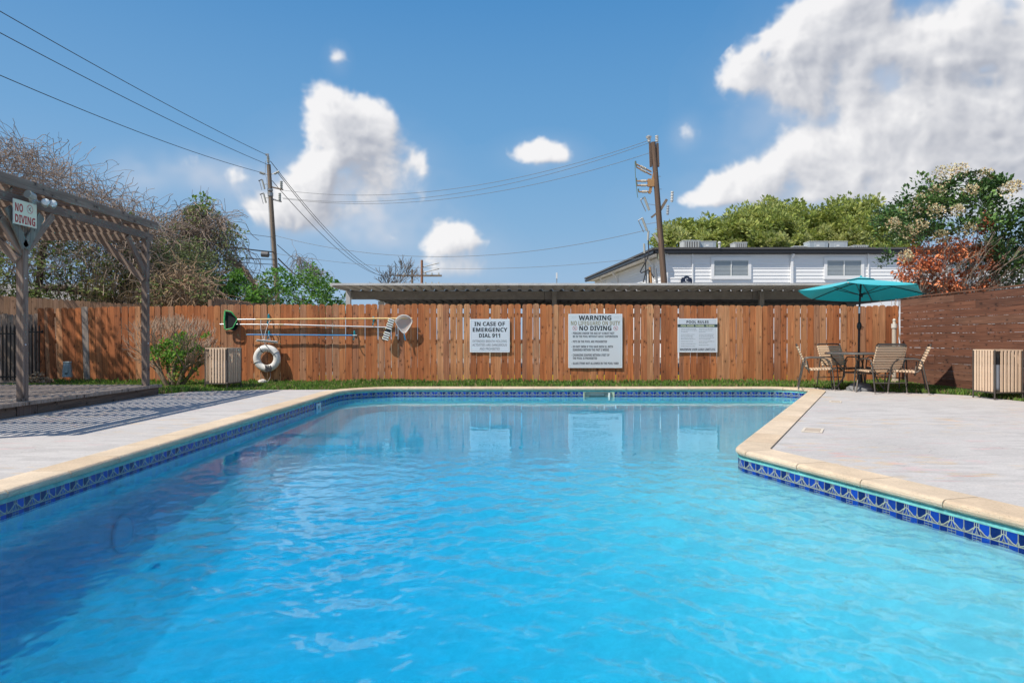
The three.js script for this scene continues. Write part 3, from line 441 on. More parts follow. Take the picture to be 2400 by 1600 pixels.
// ---------------------------------------------------------------- pool tools hung on the fence
const alu = std({ color: lin(.72, .73, .75), roughness: .32, metalness: .85 }), whitePlastic = std({ color: lin(.78, .78, .76), roughness: .45 }), tealPlastic = std({ color: lin(.02, .33, .40), roughness: .4 }), bluePaint = std({ color: lin(.02, .24, .55), roughness: .35 }), blackPlastic = std({ color: lin(.02, .02, .022), roughness: .5 });
const FZ = -14.96; // the tools hang a hand's breadth before the pickets (front face -15.05)
function hook(parent, x, y, len = .2) { part(parent, 'hook', merge([tube([V(x, y + len * .5, FZ - .075), V(x, y + len * .46, FZ - .04), V(x, y, FZ - .03), V(x, y - len * .4, FZ - .02), V(x, y - len * .5, FZ + .02), V(x, y - len * .36, FZ + .045)], .012, 16, 8), bx(.03, len * .5, .016, x, y + len * .25, FZ - .075)]), tealPlastic); }
{
  const t = thing('leaf_skimmer', 'green-rimmed leaf net on a long yellow pole hung along the cedar fence', 'pool net');
  part(t, 'pole', merge([rod(V(-6.02, 1.405, FZ), V(-5.62, 1.408, FZ), .0135, 12)]), alu);
  part(t, 'grip_pole', rod(V(-5.62, 1.408, FZ), V(-2.19, 1.432, FZ), .0165, 12), std({ color: lin(.80, .55, .24), roughness: .4 }));
  const rim = [V(-6.03, 1.405, FZ), V(-6.09, 1.50, FZ + .03), V(-6.14, 1.565, FZ + .03), V(-6.26, 1.595, FZ + .02), V(-6.30, 1.575, FZ), V(-6.305, 1.38, FZ), V(-6.30, 1.21, FZ), V(-6.255, 1.185, FZ + .02), V(-6.12, 1.215, FZ + .03), V(-6.085, 1.27, FZ + .03)];
  part(t, 'rim', tube(rim, .013, 70, 8, true, .35), std({ color: lin(.04, .38, .10), roughness: .4 }));
  part(t, 'scraper', tube([V(-6.29, 1.58, FZ + .012), V(-6.305, 1.38, FZ + .012), V(-6.29, 1.20, FZ + .012)], .02, 14, 8), std({ color: lin(.09, .50, .16), roughness: .4 }));
  const s = new THREE.Shape([[-6.30, 1.58], [-6.14, 1.56], [-6.04, 1.405], [-6.12, 1.22], [-6.30, 1.20]].map((p) => new THREE.Vector2(...p))), bag = new THREE.ExtrudeGeometry(s, { depth: .012, bevelEnabled: false, curveSegments: 4 }).translate(0, 0, FZ - .02);
  const sag = new THREE.SphereGeometry(1, 18, 12, 0, 6.3, 0, 1.6).rotateX(-Math.PI / 2).scale(.12, .19, .075).rotateZ(.35).translate(-6.15, 1.34, FZ - .012);
  part(t, 'net_bag', merge([bag, sag]), std({ color: lin(.018, .02, .022), roughness: .95 }));
  part(t, 'yoke', merge([rod(V(-6.03, 1.405, FZ), V(-6.10, 1.52, FZ + .02), .009), rod(V(-6.03, 1.405, FZ), V(-6.10, 1.27, FZ + .02), .009)]), blackPlastic);
  hook(t, -5.36, 1.42); hook(t, -3.05, 1.37, .18);
}
{
  const t = thing('pool_brush', 'silver telescopic pole ending in a black and white striped brush head', 'pool brush');
  part(t, 'pole', merge([rod(V(-6.42, 1.30, FZ - .03), V(-5.05, 1.295, FZ - .03), .0125, 12), rod(V(-5.05, 1.295, FZ - .03), V(-2.76, 1.235, FZ - .03), .015, 12)]), alu);
  part(t, 'clamp', rod(V(-5.12, 1.297, FZ - .03), V(-5.02, 1.292, FZ - .03), .021, 12), std({ color: lin(.62, .50, .32), roughness: .6 }));
  const h = new THREE.Group(); h.name = 'brush_head'; h.position.set(-2.705, 1.185, FZ + .01); h.rotation.z = -.31; t.add(h);
  part(h, 'backing', rbx(.12, .50, .03, .008), blackPlastic);
  for (let k = 0; k < 10; k++) if (k !== 5) part(h, 'bristle_row', rbx(.135, .026, .04, .005, 0, .225 - k * .05, .02), whitePlastic);
  for (const s of [-1, 1]) for (let k = 0; k < 5; k++) part(h, 'wheel', new THREE.CylinderGeometry(.012, .012, .014, 10).rotateX(Math.PI / 2).translate(s * .07, .2 - k * .1, .012), std({ color: lin(.7, .62, .3), roughness: .5 }));
}
{
  const t = thing('blue_pole', 'short bright blue pole on teal hooks below the silver one', 'pole');
  part(t, 'pole', rod(V(-5.80, 1.073, FZ), V(-3.50, 1.058, FZ), .0145, 12), bluePaint); part(t, 'tip', rod(V(-3.50, 1.058, FZ), V(-3.40, 1.057, FZ), .010, 10), alu); part(t, 'end_cap', rod(V(-5.83, 1.073, FZ), V(-5.80, 1.073, FZ), .011, 10), std({ color: lin(.2, .45, .55) }));
  hook(t, -5.35, 1.07, .16); hook(t, -3.47, 1.055, .2);
}
{
  const t = thing('landing_net', 'pale translucent hand net with a blue grip hanging on the cedar fence', 'hand net'), x = -2.365;
  const rim = []; for (let k = 0; k < 20; k++) { const a = k / 20 * 6.2832; let px = .18 * Math.cos(a), py = .155 * Math.sin(a); if (py < 0) { px *= 1 + py * 3.1; py *= 1.55; } rim.push(V(x + px, 1.345 + py, FZ + .05 + py * .12)); }
  part(t, 'rim', tube(rim, .008, 60, 6, true), whitePlastic);
  const g = new THREE.SphereGeometry(1, 20, 12, 0, 6.3, 0, 1.62).rotateX(-Math.PI / 2), p = g.attributes.position; for (let i = 0; i < p.count; i++) { let px = p.getX(i) * .178, py = p.getY(i) * .152; if (py < 0) { px *= 1 + py * 3.1; py *= 1.55; } p.setXYZ(i, x + px, 1.345 + py, FZ + .05 + py * .12 + p.getZ(i) * .06); } g.computeVertexNormals();
  part(t, 'mesh_bag', g, new THREE.MeshPhysicalMaterial({ color: lin(.62, .57, .54), roughness: 1, transmission: .45, side: THREE.DoubleSide }));
  part(t, 'shaft', rod(V(x + .005, 1.12, FZ + .03), V(x + .008, 1.07, FZ + .03), .013, 10), alu); part(t, 'grip', rod(V(x + .008, 1.07, FZ + .03), V(x + .03, .96, FZ + .03), .016, 10), std({ color: lin(.01, .22, .42), roughness: .5 })); part(t, 'end', rod(V(x + .03, .96, FZ + .03), V(x + .045, .93, FZ + .02), .012, 8), blackPlastic);
  part(t, 'nail', rod(V(x, 1.49, FZ + .05), V(x, 1.49, FZ - .1), .006, 8), blackPlastic);
}
{
  const t = thing('test_probe', 'thin white tube with a small bulb hanging between the brush and the hand net', 'tube');
  part(t, 'stem', rod(V(-2.56, 1.28, FZ - .06), V(-2.555, 1.04, FZ - .05), .008, 8), whitePlastic); part(t, 'bulb', new THREE.SphereGeometry(.022, 12, 10).translate(-2.535, 1.06, FZ - .04), whitePlastic);
}
{
  const t = thing('life_ring', 'worn white life ring hanging on a rope with tangled line at its foot', 'life ring'), cx = -5.37, cy = .555, cz = FZ + .015;
  part(t, 'ring', new THREE.TorusGeometry(.222, .076, 18, 48).translate(cx, cy, cz), std({ map: repeated(noiseTex, 3), color: lin(.86, .84, .80), roughness: .6 }));
  const rope = std({ color: lin(.55, .52, .48), roughness: .9 });
  for (const a of [.55, 2.1, 3.5, 5.0]) part(t, 'band', new THREE.TorusGeometry(.080, .007, 6, 24).rotateX(Math.PI / 2).rotateZ(0).applyMatrix4(new THREE.Matrix4().makeRotationZ(a)).translate(cx + .222 * Math.cos(a), cy + .222 * Math.sin(a), cz), a === 2.1 ? blackPlastic : rope);
  part(t, 'strap', rod(V(cx - .01, cy + .30, cz + .06), V(cx + .2, cy + .07, cz + .085), .012, 6), std({ color: lin(.2, .2, .21), roughness: .8 }));
  part(t, 'hanging_rope', merge([tube([V(-5.50, 1.40, FZ + .02), V(-5.50, 1.22, FZ + .03), V(-5.46, 1.02, FZ + .03), V(-5.40, .86, FZ + .03)], .006, 20, 6), tube([V(-5.30, 1.39, FZ + .02), V(-5.36, 1.24, FZ + .03), V(-5.41, 1.05, FZ + .03), V(-5.41, .86, FZ + .03)], .006, 20, 6)]), whitePlastic);
  const R = rng(6), line = []; for (let k = 0; k < 9; k++) { const q = []; let p = V(cx + .06, cy - .22, cz + .09); for (let i = 0; i < 9; i++) { q.push(p.clone().add(V((R() - .5) * .15, (R() - .5) * .16, (R() - .5) * .05))); } line.push(tube(q, .0045, 40, 5)); }
  part(t, 'tangled_line', merge(line), std({ color: lin(.09, .09, .10), roughness: .8 }));
  part(t, 'loose_line', tube([V(cx + .08, cy - .25, cz + .08), V(cx + .10, cy - .38, cz + .06), V(cx + .05, .06, cz + .08), V(cx - .01, .035, cz + .14)], .005, 24, 5), rope);
}
{
  const t = thing('vacuum_head', 'narrow grey vacuum head hanging tilted just above the life ring', 'vacuum head');
  const h = part(t, 'bar', merge([rbx(.47, .022, .05, .006, 0, .014, 0)]), alu), b = part(t, 'brush_strip', rbx(.48, .02, .045, .004, 0, -.012, 0), std({ color: lin(.72, .66, .52), roughness: .8 })), c = part(t, 'rubber_strip', bx(.45, .012, .052, 0, .001, .001), blackPlastic);
  part(t, 'handle', merge([rod(V(-.01, .02, 0), V(.02, .15, 0), .007), rod(V(.07, .02, 0), V(.02, .15, 0), .007)]), alu);
  t.position.set(-5.36, .925, FZ + .03); t.rotation.z = -.09;
}
{ const g = new THREE.IcosahedronGeometry(.07, 2), p = g.attributes.position; for (let i = 0; i < p.count; i++) { const k = 1 + .25 * perlin.noise(p.getX(i) * 20, p.getY(i) * 20, p.getZ(i) * 20); p.setXYZ(i, p.getX(i) * k * 1.25, p.getY(i) * k * .7, p.getZ(i) * k); } g.computeVertexNormals(); solo('stone', g.translate(-5.40, .06, -14.75), std({ color: lin(.55, .52, .47), roughness: .9 }), 'pale stone lying in the grass under the life ring', 'stone'); }
// ---------------------------------------------------------------- corner pipe, junction box, deck drains
{
  const t = thing('vent_pipe', 'pale painted standpipe with a brass cap in the corner of the two fences', 'pipe', [8.25, 0, -14.72]);
  part(t, 'pipe', cyl(.046, .046, 1.30, 16, 0, .65, 0), std({ map: repeated(noiseTex, 2), color: lin(.62, .53, .43), roughness: .6 })); part(t, 'collar', cyl(.06, .06, .09, 16, 0, 1.26, 0), std({ color: lin(.66, .62, .56), roughness: .5 })); part(t, 'cap', merge([cyl(.03, .03, .08, 12, 0, 1.34, 0), new THREE.SphereGeometry(.035, 12, 8).translate(0, 1.38, 0)]), std({ color: lin(.6, .56, .48), roughness: .5 }));
  part(t, 'flange', cyl(.13, .06, .12, 12, .03, .06, .0), std({ map: repeated(barkTex, 2), color: lin(.55, .47, .38), roughness: .95 }));
}
{
  const t = thing('junction_box', 'blue-grey utility box standing at the back of the wooden platform', 'utility box', [-9.42, .175, -14.45]), m = std({ color: lin(.26, .33, .37), roughness: .55 });
  part(t, 'body', merge([new THREE.CylinderGeometry(.085, .115, .30, 4, 1).rotateY(Math.PI / 4).scale(1, 1, .7).translate(0, .15, 0)]), m); part(t, 'lid', rbx(.135, .03, .10, .008, 0, .31, 0), m); part(t, 'panel', rbx(.09, .15, .01, .003, .01, .16, .072), std({ color: lin(.22, .29, .33), roughness: .5 })); part(t, 'lock', rbx(.03, .025, .015, .004, .02, .075, .085), blackPlastic);
}
for (const [x, z, w, d, turn, label] of [[3.2, -7.25, .20, .34, .48, 'square cream floor drain grate set in the deck near the pool corner'], [5.02, -10.58, .17, .26, .48, 'small cream drain grate in the deck in front of the patio set']]) {
  const t = thing('deck_drain', label, 'drain', [x, .004, z], -turn), cm = std({ color: lin(.60, .53, .44), roughness: .7 });
  for (const s of [-1, 1]) { part(t, 'frame', bx(.025, .008, d, s * (w / 2 - .012), .002, 0), cm); part(t, 'frame', bx(w - .052, .008, .03, 0, .002, s * (d / 2 - .015)), cm); }
  part(t, 'well', bx(w - .05, .002, d - .06, 0, 0, 0), std({ color: lin(.10, .08, .07), roughness: 1 }));
  for (let k = 0; k < 8; k++) part(t, 'slat', bx(w - .054, .004, (d - .06) / 14, 0, .003, -d / 2 + .03 + (k + .5) * (d - .06) / 8), std({ color: lin(.48, .40, .33), roughness: .8 }));
}
// ---------------------------------------------------------------- wooden platform and pergola at the left
const deckWood = [[.56, .50, .43], [.49, .43, .37], [.62, .56, .49], [.43, .375, .32]].map((c) => wood(c));
{
  const t = thing('wood_platform', 'low weathered grey plank platform under the pergola', 'platform'), R = rng(51);
  for (let x = -11.0; x < -6.28; x += .143) part(t, 'plank', metreUV(bx(.138, .036, 6.5, x, .157 + (R() - .5) * .006, -8.75), 1 / 1.12, .5, R(), R()), deckWood[Math.floor(R() * 4)]);
  for (const [z0, z1] of [[-5.5, -8.62], [-8.63, -12.0]]) part(t, 'nosing', metreUV(bx(.12, .045, z0 - z1 - .006, -6.215 + (R() - .5) * .01, .157, (z0 + z1) / 2), 1 / 1.12, .5, R(), R()), deckWood[0]);
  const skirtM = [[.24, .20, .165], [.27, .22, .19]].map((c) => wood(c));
  for (const [z0, z1] of [[-5.5, -8.55], [-8.93, -12.0]]) part(t, 'skirt_board', turnUV(metreUV(bx(.035, .128, z0 - z1 - .01, -6.235, .066, (z0 + z1) / 2), .5, 1 / 1.12, R(), R())), skirtM[0]);
  part(t, 'skirt_block', metreUV(bx(.05, .13, .36, -6.238, .067, -8.74), 1 / 1.12, .5), skirtM[1]);
  part(t, 'end_board', metreUV(bx(4.7, .128, .035, -8.6, .066, -12.0), 1 / 1.12, .5), skirtM[0]);
}
{
  const t = thing('pergola', 'grey-painted timber pergola with slatted roof over the wooden platform', 'pergola'), R = rng(53), gp = () => greyPaint[Math.floor(R() * 3)];
  const timber = (name, a, b, w, h, up) => { const g = bar(a, b, w, h, up), p = g.attributes.position, n = g.attributes.normal, d = b.clone().sub(a).normalize(), uv = g.attributes.uv, o = R(), q = R(); for (let i = 0; i < p.count; i++) { const P = V(p.getX(i), p.getY(i), p.getZ(i)), s = P.dot(d), c = (P.x * .7 + P.y * .9 + P.z * .63) - s * (d.x * .7 + d.y * .9 + d.z * .63); uv.setXY(i, c / 1.12 + o, s / 2 + q); } return part(t, name, g, gp()); };
  const XB = -6.255;
  for (const [x, z] of [[XB - .02, -8.74], [XB - .02, -11.68], [XB - .02, -6.0], [-10.5, -6.0], [-10.5, -8.74], [-10.5, -11.68]]) { const p = timber('post', V(x, .177, z), V(x, 2.69, z), .092, .092, V(1, 0, 0)); for (const y of [.9, 1.75]) part(p, 'bolt', new THREE.SphereGeometry(.012, 8, 6).translate(x + .047, y, z + .01), alu); }
  timber('beam', V(XB, 2.735, -5.85), V(XB, 2.735, -11.86), .042, .115); timber('beam', V(-10.5, 2.735, -5.85), V(-10.5, 2.735, -11.86), .042, .115);
  for (let k = 0; k < 8; k++) { const z = -6.08 - k * .8; timber('rafter', V(-10.75, 2.863, z), V(-6.222, 2.863, z), .04, .14); }
  timber('cross_beam', V(-10.45, 2.72, -11.63), V(-6.33, 2.72, -11.63), .04, .135); timber('cross_beam', V(-10.45, 2.72, -8.69), V(-6.33, 2.72, -8.69), .04, .135);
  timber('fascia', V(-6.2, 2.937, -5.82), V(-6.2, 2.937, -11.93), .038, .13);
  for (let x = -10.7; x < -6.24; x += .118) timber('slat', V(x, 2.957, -5.8), V(x, 2.957, -11.95), .05, .044);
  // knee braces
  for (const [z, s] of [[-8.74, 1], [-8.74, -1], [-11.68, 1]]) timber('brace', V(XB - .015, 2.06, z), V(XB - .015, 2.66, z + s * .56), .04, .105, V(0, 1, 0));
  for (const z of [-8.66, -11.62]) timber('brace', V(XB - .02, 1.98, z), V(XB - .78, 2.70, z), .105, .04, V(0, 0, 1));
  // pale V-shaped boards behind the sign
  const pale = wood([.30, .36, .34]);
  for (const s of [1, -1]) part(t, 'chevron_board', metreUV(bar(V(XB + .048, 2.14, -8.70), V(XB + .048, 2.60, -8.70 + s * .30), .02, .12), 1 / 1.12, .5), pale);
}
signBoard('no_diving_sign', 'red and white NO DIVING sign fixed to the pergola post', .42, .31, [-6.155, 2.555, -8.62], Math.PI / 2, (g, w, h) => {
  blank(g, w, h, '#e6ecd6'); g.fillStyle = '#b3262b'; g.save(); fit(g, 'NO', w * .05, h * .47, w * .36, h * .45); fit(g, 'DIVING', w * .05, h * .93, w * .9, h * .45); g.restore();
  forbidden(g, w * .70, h * .27, h * .17, 9);
}, 512);
{
  const t = thing('floodlight', 'twin round white floodlight heads on a bracket above the no diving sign', 'floodlight', [-6.13, 2.76, -8.78]), w = std({ color: lin(.70, .72, .70), roughness: .4 }), g = std({ color: lin(.35, .38, .36), roughness: .4, metalness: .3 });
  part(t, 'backplate', new THREE.CylinderGeometry(.06, .06, .03, 20).rotateZ(Math.PI / 2).translate(-.03, 0, .0), g);
  for (const [z, y] of [[.11, .03], [-.10, -.02], [-.24, -.01]]) { if (z === .11) continue; const h = part(t, 'lamp_head', new THREE.LatheGeometry([[0, -.1], [.022, -.1], [.028, -.05], [.05, -.01], [.052, .04]].map((p) => new THREE.Vector2(...p)), 20).rotateX(.9).rotateZ(-1.1).translate(.06, y, z), g); part(h, 'lens', new THREE.SphereGeometry(.050, 18, 10, 0, 6.3, 0, 1.3).scale(1, .5, 1).translate(0, .03, 0).rotateX(.9).rotateZ(-1.1).translate(.06, y, z), w); part(h, 'arm', rod(V(-.02, 0, 0), V(.02, y, z), .01), g); }
  const c = part(t, 'lamp_head', new THREE.CylinderGeometry(.05, .045, .11, 18).rotateX(Math.PI / 2.2).translate(.02, .035, .12), g);
}
// corner of a bench left of the first post
{
  const t = thing('bench', 'grey bench whose end shows beside the iron fence on the platform', 'bench', [-10.95, .175, -13.0]), m = greyPaint[0];
  part(t, 'seat', turnUV(metreUV(bx(1.5, .04, .35, -.55, .64, 0), .5, .9)), m); part(t, 'apron', metreUV(bx(1.4, .06, .03, -.58, .59, .15)), m);
  for (const [x, s] of [[.05, 1], [-1.1, -1]]) { part(t, 'leg', bar(V(x - .28 * s, .62, 0), V(x + .12 * s, .01, .06), .05, .035), m); part(t, 'leg', bar(V(x - .28 * s, .62, 0), V(x + .12 * s, .01, -.14), .05, .035), m); }
}
// ---------------------------------------------------------------- slatted litter bins
const bronze = std({ color: lin(.085, .072, .062), roughness: .5, metalness: .2 }), slatM = [[.60, .44, .315], [.56, .41, .29], [.63, .47, .34]].map((c) => std({ map: repeated(noiseTex, 1.2), color: lin(...c.map((x) => Math.min(.9, x * 1.4))), roughness: .6 }));
function litterBin(label, pos, turn) {
  const t = thing('litter_bin', label, 'litter bin', pos, turn, undefined), S = .25, R = rng(61), y0 = .115, y1 = .80;
  for (let f = 0; f < 4; f++) {
    const q = new THREE.Matrix4().makeRotationY(f * Math.PI / 2);
    for (let k = f ? 0 : 1; k < 7; k++) part(t, 'slat', rbx(.037, y1 - y0 - .02, .018, .004, -.183 + k * .061, (y0 + y1) / 2, S - .012).applyMatrix4(q), slatM[Math.floor(R() * 3)]);
    for (const y of [y0 + .03, y1 - .05]) part(t, 'band', bx(2 * S - .07, .03, .012, 0, y, S - .028).applyMatrix4(q), bronze);
    part(t, 'leg', rod(V(S - .015, 0, S - .015), V(S - .015, y1, S - .015), .0125, 8).applyMatrix4(q), bronze);
    part(t, 'top_rail', bx(2 * S - .04, .02, .03, 0, y1 - .005, S - .02).applyMatrix4(q), slatM[1]); part(t, 'bottom_rail', bx(2 * S - .03, .022, .022, 0, y0, S - .018).applyMatrix4(q), bronze);
  }
  part(t, 'liner_can', new THREE.CylinderGeometry(.20, .19, .44, 24, 1, true).translate(0, .35, 0), std({ color: lin(.42, .44, .47), roughness: .35, metalness: .9, side: THREE.DoubleSide }));
  part(t, 'bag', new THREE.CylinderGeometry(.208, .204, .20, 24, 1, true).translate(0, .66, 0), std({ color: lin(.012, .012, .014), roughness: .28, side: THREE.DoubleSide }));
  part(t, 'latch', rbx(.05, .03, .05, .008, S - .01, y0 + .01, S - .01), bronze);
  return t;
}
litterBin('tan slatted litter bin standing in front of the cedar fence beside the pruned shrub', [-5.68, 0, -13.42], -.18);
litterBin('tan slatted litter bin standing by the dark brown board fence', [7.96, 0, -11.18], .06);
// ---------------------------------------------------------------- patio set
const frameM = std({ color: lin(.11, .095, .082), roughness: .42, metalness: .35 }), strapM = [[.70, .50, .33], [.66, .46, .30], [.73, .53, .36]].map((c) => std({ color: lin(...c), roughness: .55 }));
const capM = std({ color: lin(.35, .31, .28), roughness: .6 });
function strapChair(label, pos, turn) { // faces +z
  const t = thing('strap_chair', label, 'chair', pos, turn, 'strap chairs round the patio table'), W = .265, r = .0125, R = rng(71);
  for (const s of [-1, 1]) {
    const X = s * (W + .035);
    part(t, 'arm_frame', tube([V(X, .005, .27), V(X, .20, .25), V(X, .42, .22), V(X, .56, .17), V(X, .615, .07), V(X, .62, -.08), V(X, .615, -.19), V(X, .57, -.255), V(X, .38, -.295), V(X, .18, -.335), V(X, .005, -.365)], r, 44, 8), frameM);
    for (const z of [.268, -.362]) part(t, 'foot_cap', cyl(.016, .016, .03, 8, X, .015, z), capM);
    part(t, 'seat_rail', tube([V(s * W, .40, .27), V(s * W, .42, .22), V(s * W, .405, .05), V(s * W, .39, -.14), V(s * W, .415, -.215), V(s * W, .55, -.265), V(s * W, .72, -.335), V(s * W, .85, -.385)], r, 36, 8), frameM);
  }
  part(t, 'top_rail', tube([V(-W, .845, -.384), V(-W + .03, .872, -.394), V(0, .876, -.397), V(W - .03, .872, -.394), V(W, .845, -.384)], r, 20, 8), frameM);
  part(t, 'front_rail', rod(V(-W, .398, .27), V(W, .398, .27), r), frameM);
  for (const z of [.235, -.21]) part(t, 'seat_support', tube([V(-W - .035, z > 0 ? .42 : .56, z), V(-W * .5, .345, z * .8), V(0, .33, z * .75), V(W * .5, .345, z * .8), V(W + .035, z > 0 ? .42 : .56, z)], .010, 20, 6), frameM);
  part(t, 'stretcher', rod(V(-W - .035, .20, -.37), V(W + .035, .20, -.37), .009), frameM);
  const strap = (y, z, tilt, h) => { const g = merge([rbx(2 * W + .03, h, .006, .002, 0, 0, .011), rbx(2 * W + .03, h, .004, .0015, 0, 0, -.012), cyl(.0165, .0165, h, 10, -W, 0, 0), cyl(.0165, .0165, h, 10, W, 0, 0)]); const m = part(t, 'strap', g, strapM[Math.floor(R() * 3)]); m.position.set(0, y, z); m.rotation.x = tilt; };
  for (let k = 0; k < 9; k++) { const u = k / 8, y = .465 + u * .355; strap(y, mix(-.232, -.375, u), -.38, .033); }
  for (let k = 0; k < 8; k++) { const u = k / 7; strap(mix(.412, .392, u), mix(.225, -.13, u), -Math.PI / 2 + .06, .037); }
  return t;
}
const TX = 6.58, TZ = -12.9;
strapChair('strap chair set beside the pool coping, seat pushed towards the table', [5.93, 0, -13.2], 1.2);
strapChair('strap chair between the table and the cedar fence, nearest the pool', [6.56, 0, -13.55], .25);
strapChair('strap chair between the table and the cedar fence, nearest the brown board fence', [7.40, 0, -13.5], -.75);
strapChair('strap chair with its slatted back turned to the pool deck, in front of the table', [6.67, 0, -12.42], Math.PI + .1);
strapChair('strap chair at the table with its back to the brown board fence', [7.10, 0, -12.34], -2.05);
{
  const t = thing('patio_table', 'round dark bronze patio table with the umbrella pole through it', 'table', [TX, 0, TZ]), top = std({ color: lin(.10, .088, .078), roughness: .38 });
  part(t, 'tabletop', new THREE.LatheGeometry([[.025, .722], [.58, .722], [.608, .716], [.612, .70], [.60, .686], [.57, .69], [.025, .69]].map((p) => new THREE.Vector2(...p)), 48), top);
  for (let k = 0; k < 4; k++) { const a = k * Math.PI / 2 + .6, c = Math.cos(a), s = Math.sin(a); part(t, 'leg', tube([V(c * .50, .69, s * .50), V(c * .47, .60, s * .47), V(c * .30, .42, s * .30), V(c * .26, .30, s * .26), V(c * .34, .14, s * .34), V(c * .44, .005, s * .44)], .014, 30, 8), frameM); }
  part(t, 'ring', new THREE.TorusGeometry(.27, .010, 6, 36).rotateX(Math.PI / 2).translate(0, .34, 0), frameM);
}
{
  const t = thing('parasol_weight', 'grey rock-shaped umbrella weight under the patio table', 'umbrella weight', [TX, 0, TZ]);
  const g = new THREE.SphereGeometry(1, 36, 20, 0, 6.2832, 0, 1.571), p = g.attributes.position; for (let i = 0; i < p.count; i++) { const x = p.getX(i), y = p.getY(i), z = p.getZ(i), k = 1 + .22 * perlin.noise(x * 2.3, y * 2.3 + 4, z * 2.3) ; p.setXYZ(i, x * .235 * k, y * .15 * (1 + .2 * perlin.noise(x * 3, 7, z * 3)), z * .235 * k); } g.computeVertexNormals();
  part(t, 'weight', g, std({ map: repeated(noiseTex, 3), color: lin(.22, .225, .235), roughness: .75 })); part(t, 'socket', cyl(.032, .03, .22, 14, 0, .20, 0), blackPlastic);
}
{
  const t = thing('umbrella', 'open turquoise patio umbrella with a black pole, tilted over the round table', 'umbrella', [TX, 0, TZ]), pole = std({ color: lin(.025, .027, .03), roughness: .35, metalness: .4 });
  const cloth = new THREE.MeshPhysicalMaterial({ color: lin(.003, .40, .46), roughness: 1, transmission: .16, side: THREE.DoubleSide });
  const foot = V(-.03, .24, 0), joint = V(-.008, 1.62, 0);
  part(t, 'pole', merge([rod(foot, V(-.012, 1.46, 0), .019, 14)]), pole); part(t, 'joint', rod(V(-.012, 1.46, 0), V(-.009, 1.58, 0), .021, 14), alu);
  part(t, 'upper_pole', rod(V(-.009, 1.58, 0), V(.03, 2.09, -.02), .018, 14), pole);
  const crank = part(t, 'crank_housing', new THREE.SphereGeometry(.048, 18, 14).scale(.9, 1.75, .9).translate(-.016, 1.22, .008), pole); part(crank, 'crank_handle', merge([rod(V(-.016, 1.22, .04), V(-.016, 1.22, .085), .008), rod(V(-.016, 1.22, .085), V(.03, 1.19, .085), .007)]), pole);
  const top = new THREE.Group(); top.name = 'canopy'; top.position.set(.03, 2.10, -.02); top.rotation.x = -.085; top.rotation.z = -.045; t.add(top);
  const N = 6, Rr = 1.15, drop = .24, a0 = 7 * Math.PI / 180, tip = (k, r = Rr) => { const a = a0 + k * Math.PI * 2 / N, h = -drop * Math.pow(r / Rr, 1.18); return V(Math.cos(a) * r, h, Math.sin(a) * r); };
  for (let k = 0; k < N; k++) { // cloth panels, sagging between the ribs
    const pos = [], idx = [], U = 10, S = 10; for (let i = 0; i <= U; i++) for (let j = 0; j <= S; j++) { const r = mix(.10, Rr, i / U), a = tip(k, r), b = tip(k + 1, r), f = j / S, p = a.clone().lerp(b, f), sag = 4 * f * (1 - f); const e = i / U; p.y -= .035 * sag * e * e; if (i === U) { p.x *= 1 - .022 * sag; p.z *= 1 - .022 * sag; } pos.push(p.x, p.y, p.z); }
    for (let i = 0; i < U; i++) for (let j = 0; j < S; j++) { const a = i * (S + 1) + j, b = a + S + 1; idx.push(a, b, a + 1, a + 1, b, b + 1); }
    const g = new THREE.BufferGeometry(); g.setAttribute('position', new THREE.Float32BufferAttribute(pos, 3)); g.setIndex(idx); g.computeVertexNormals(); part(top, 'cloth_panel', g, cloth);
    const q = tip(k, Rr * .985); q.y -= .012; const m = tip(k, Rr * .5); m.y -= .014; part(top, 'rib', merge([rod(V(0, -.03, 0), m, .008, 6), rod(m, q, .008, 6)]), pole); part(top, 'strut', rod(V(0, -.30, 0), m, .007, 6), pole); part(top, 'rib_pocket', rod(q, tip(k, Rr), .012, 6), pole);
  }
  part(top, 'vent_cap', new THREE.ConeGeometry(.27, .07, 6, 1, true).rotateY(Math.PI / 2 - .12).translate(0, .02, 0), cloth); part(top, 'hub', cyl(.035, .03, .07, 12, 0, -.30, 0), pole); part(top, 'finial', new THREE.SphereGeometry(.02, 10, 8).translate(0, .06, 0), cloth);
}
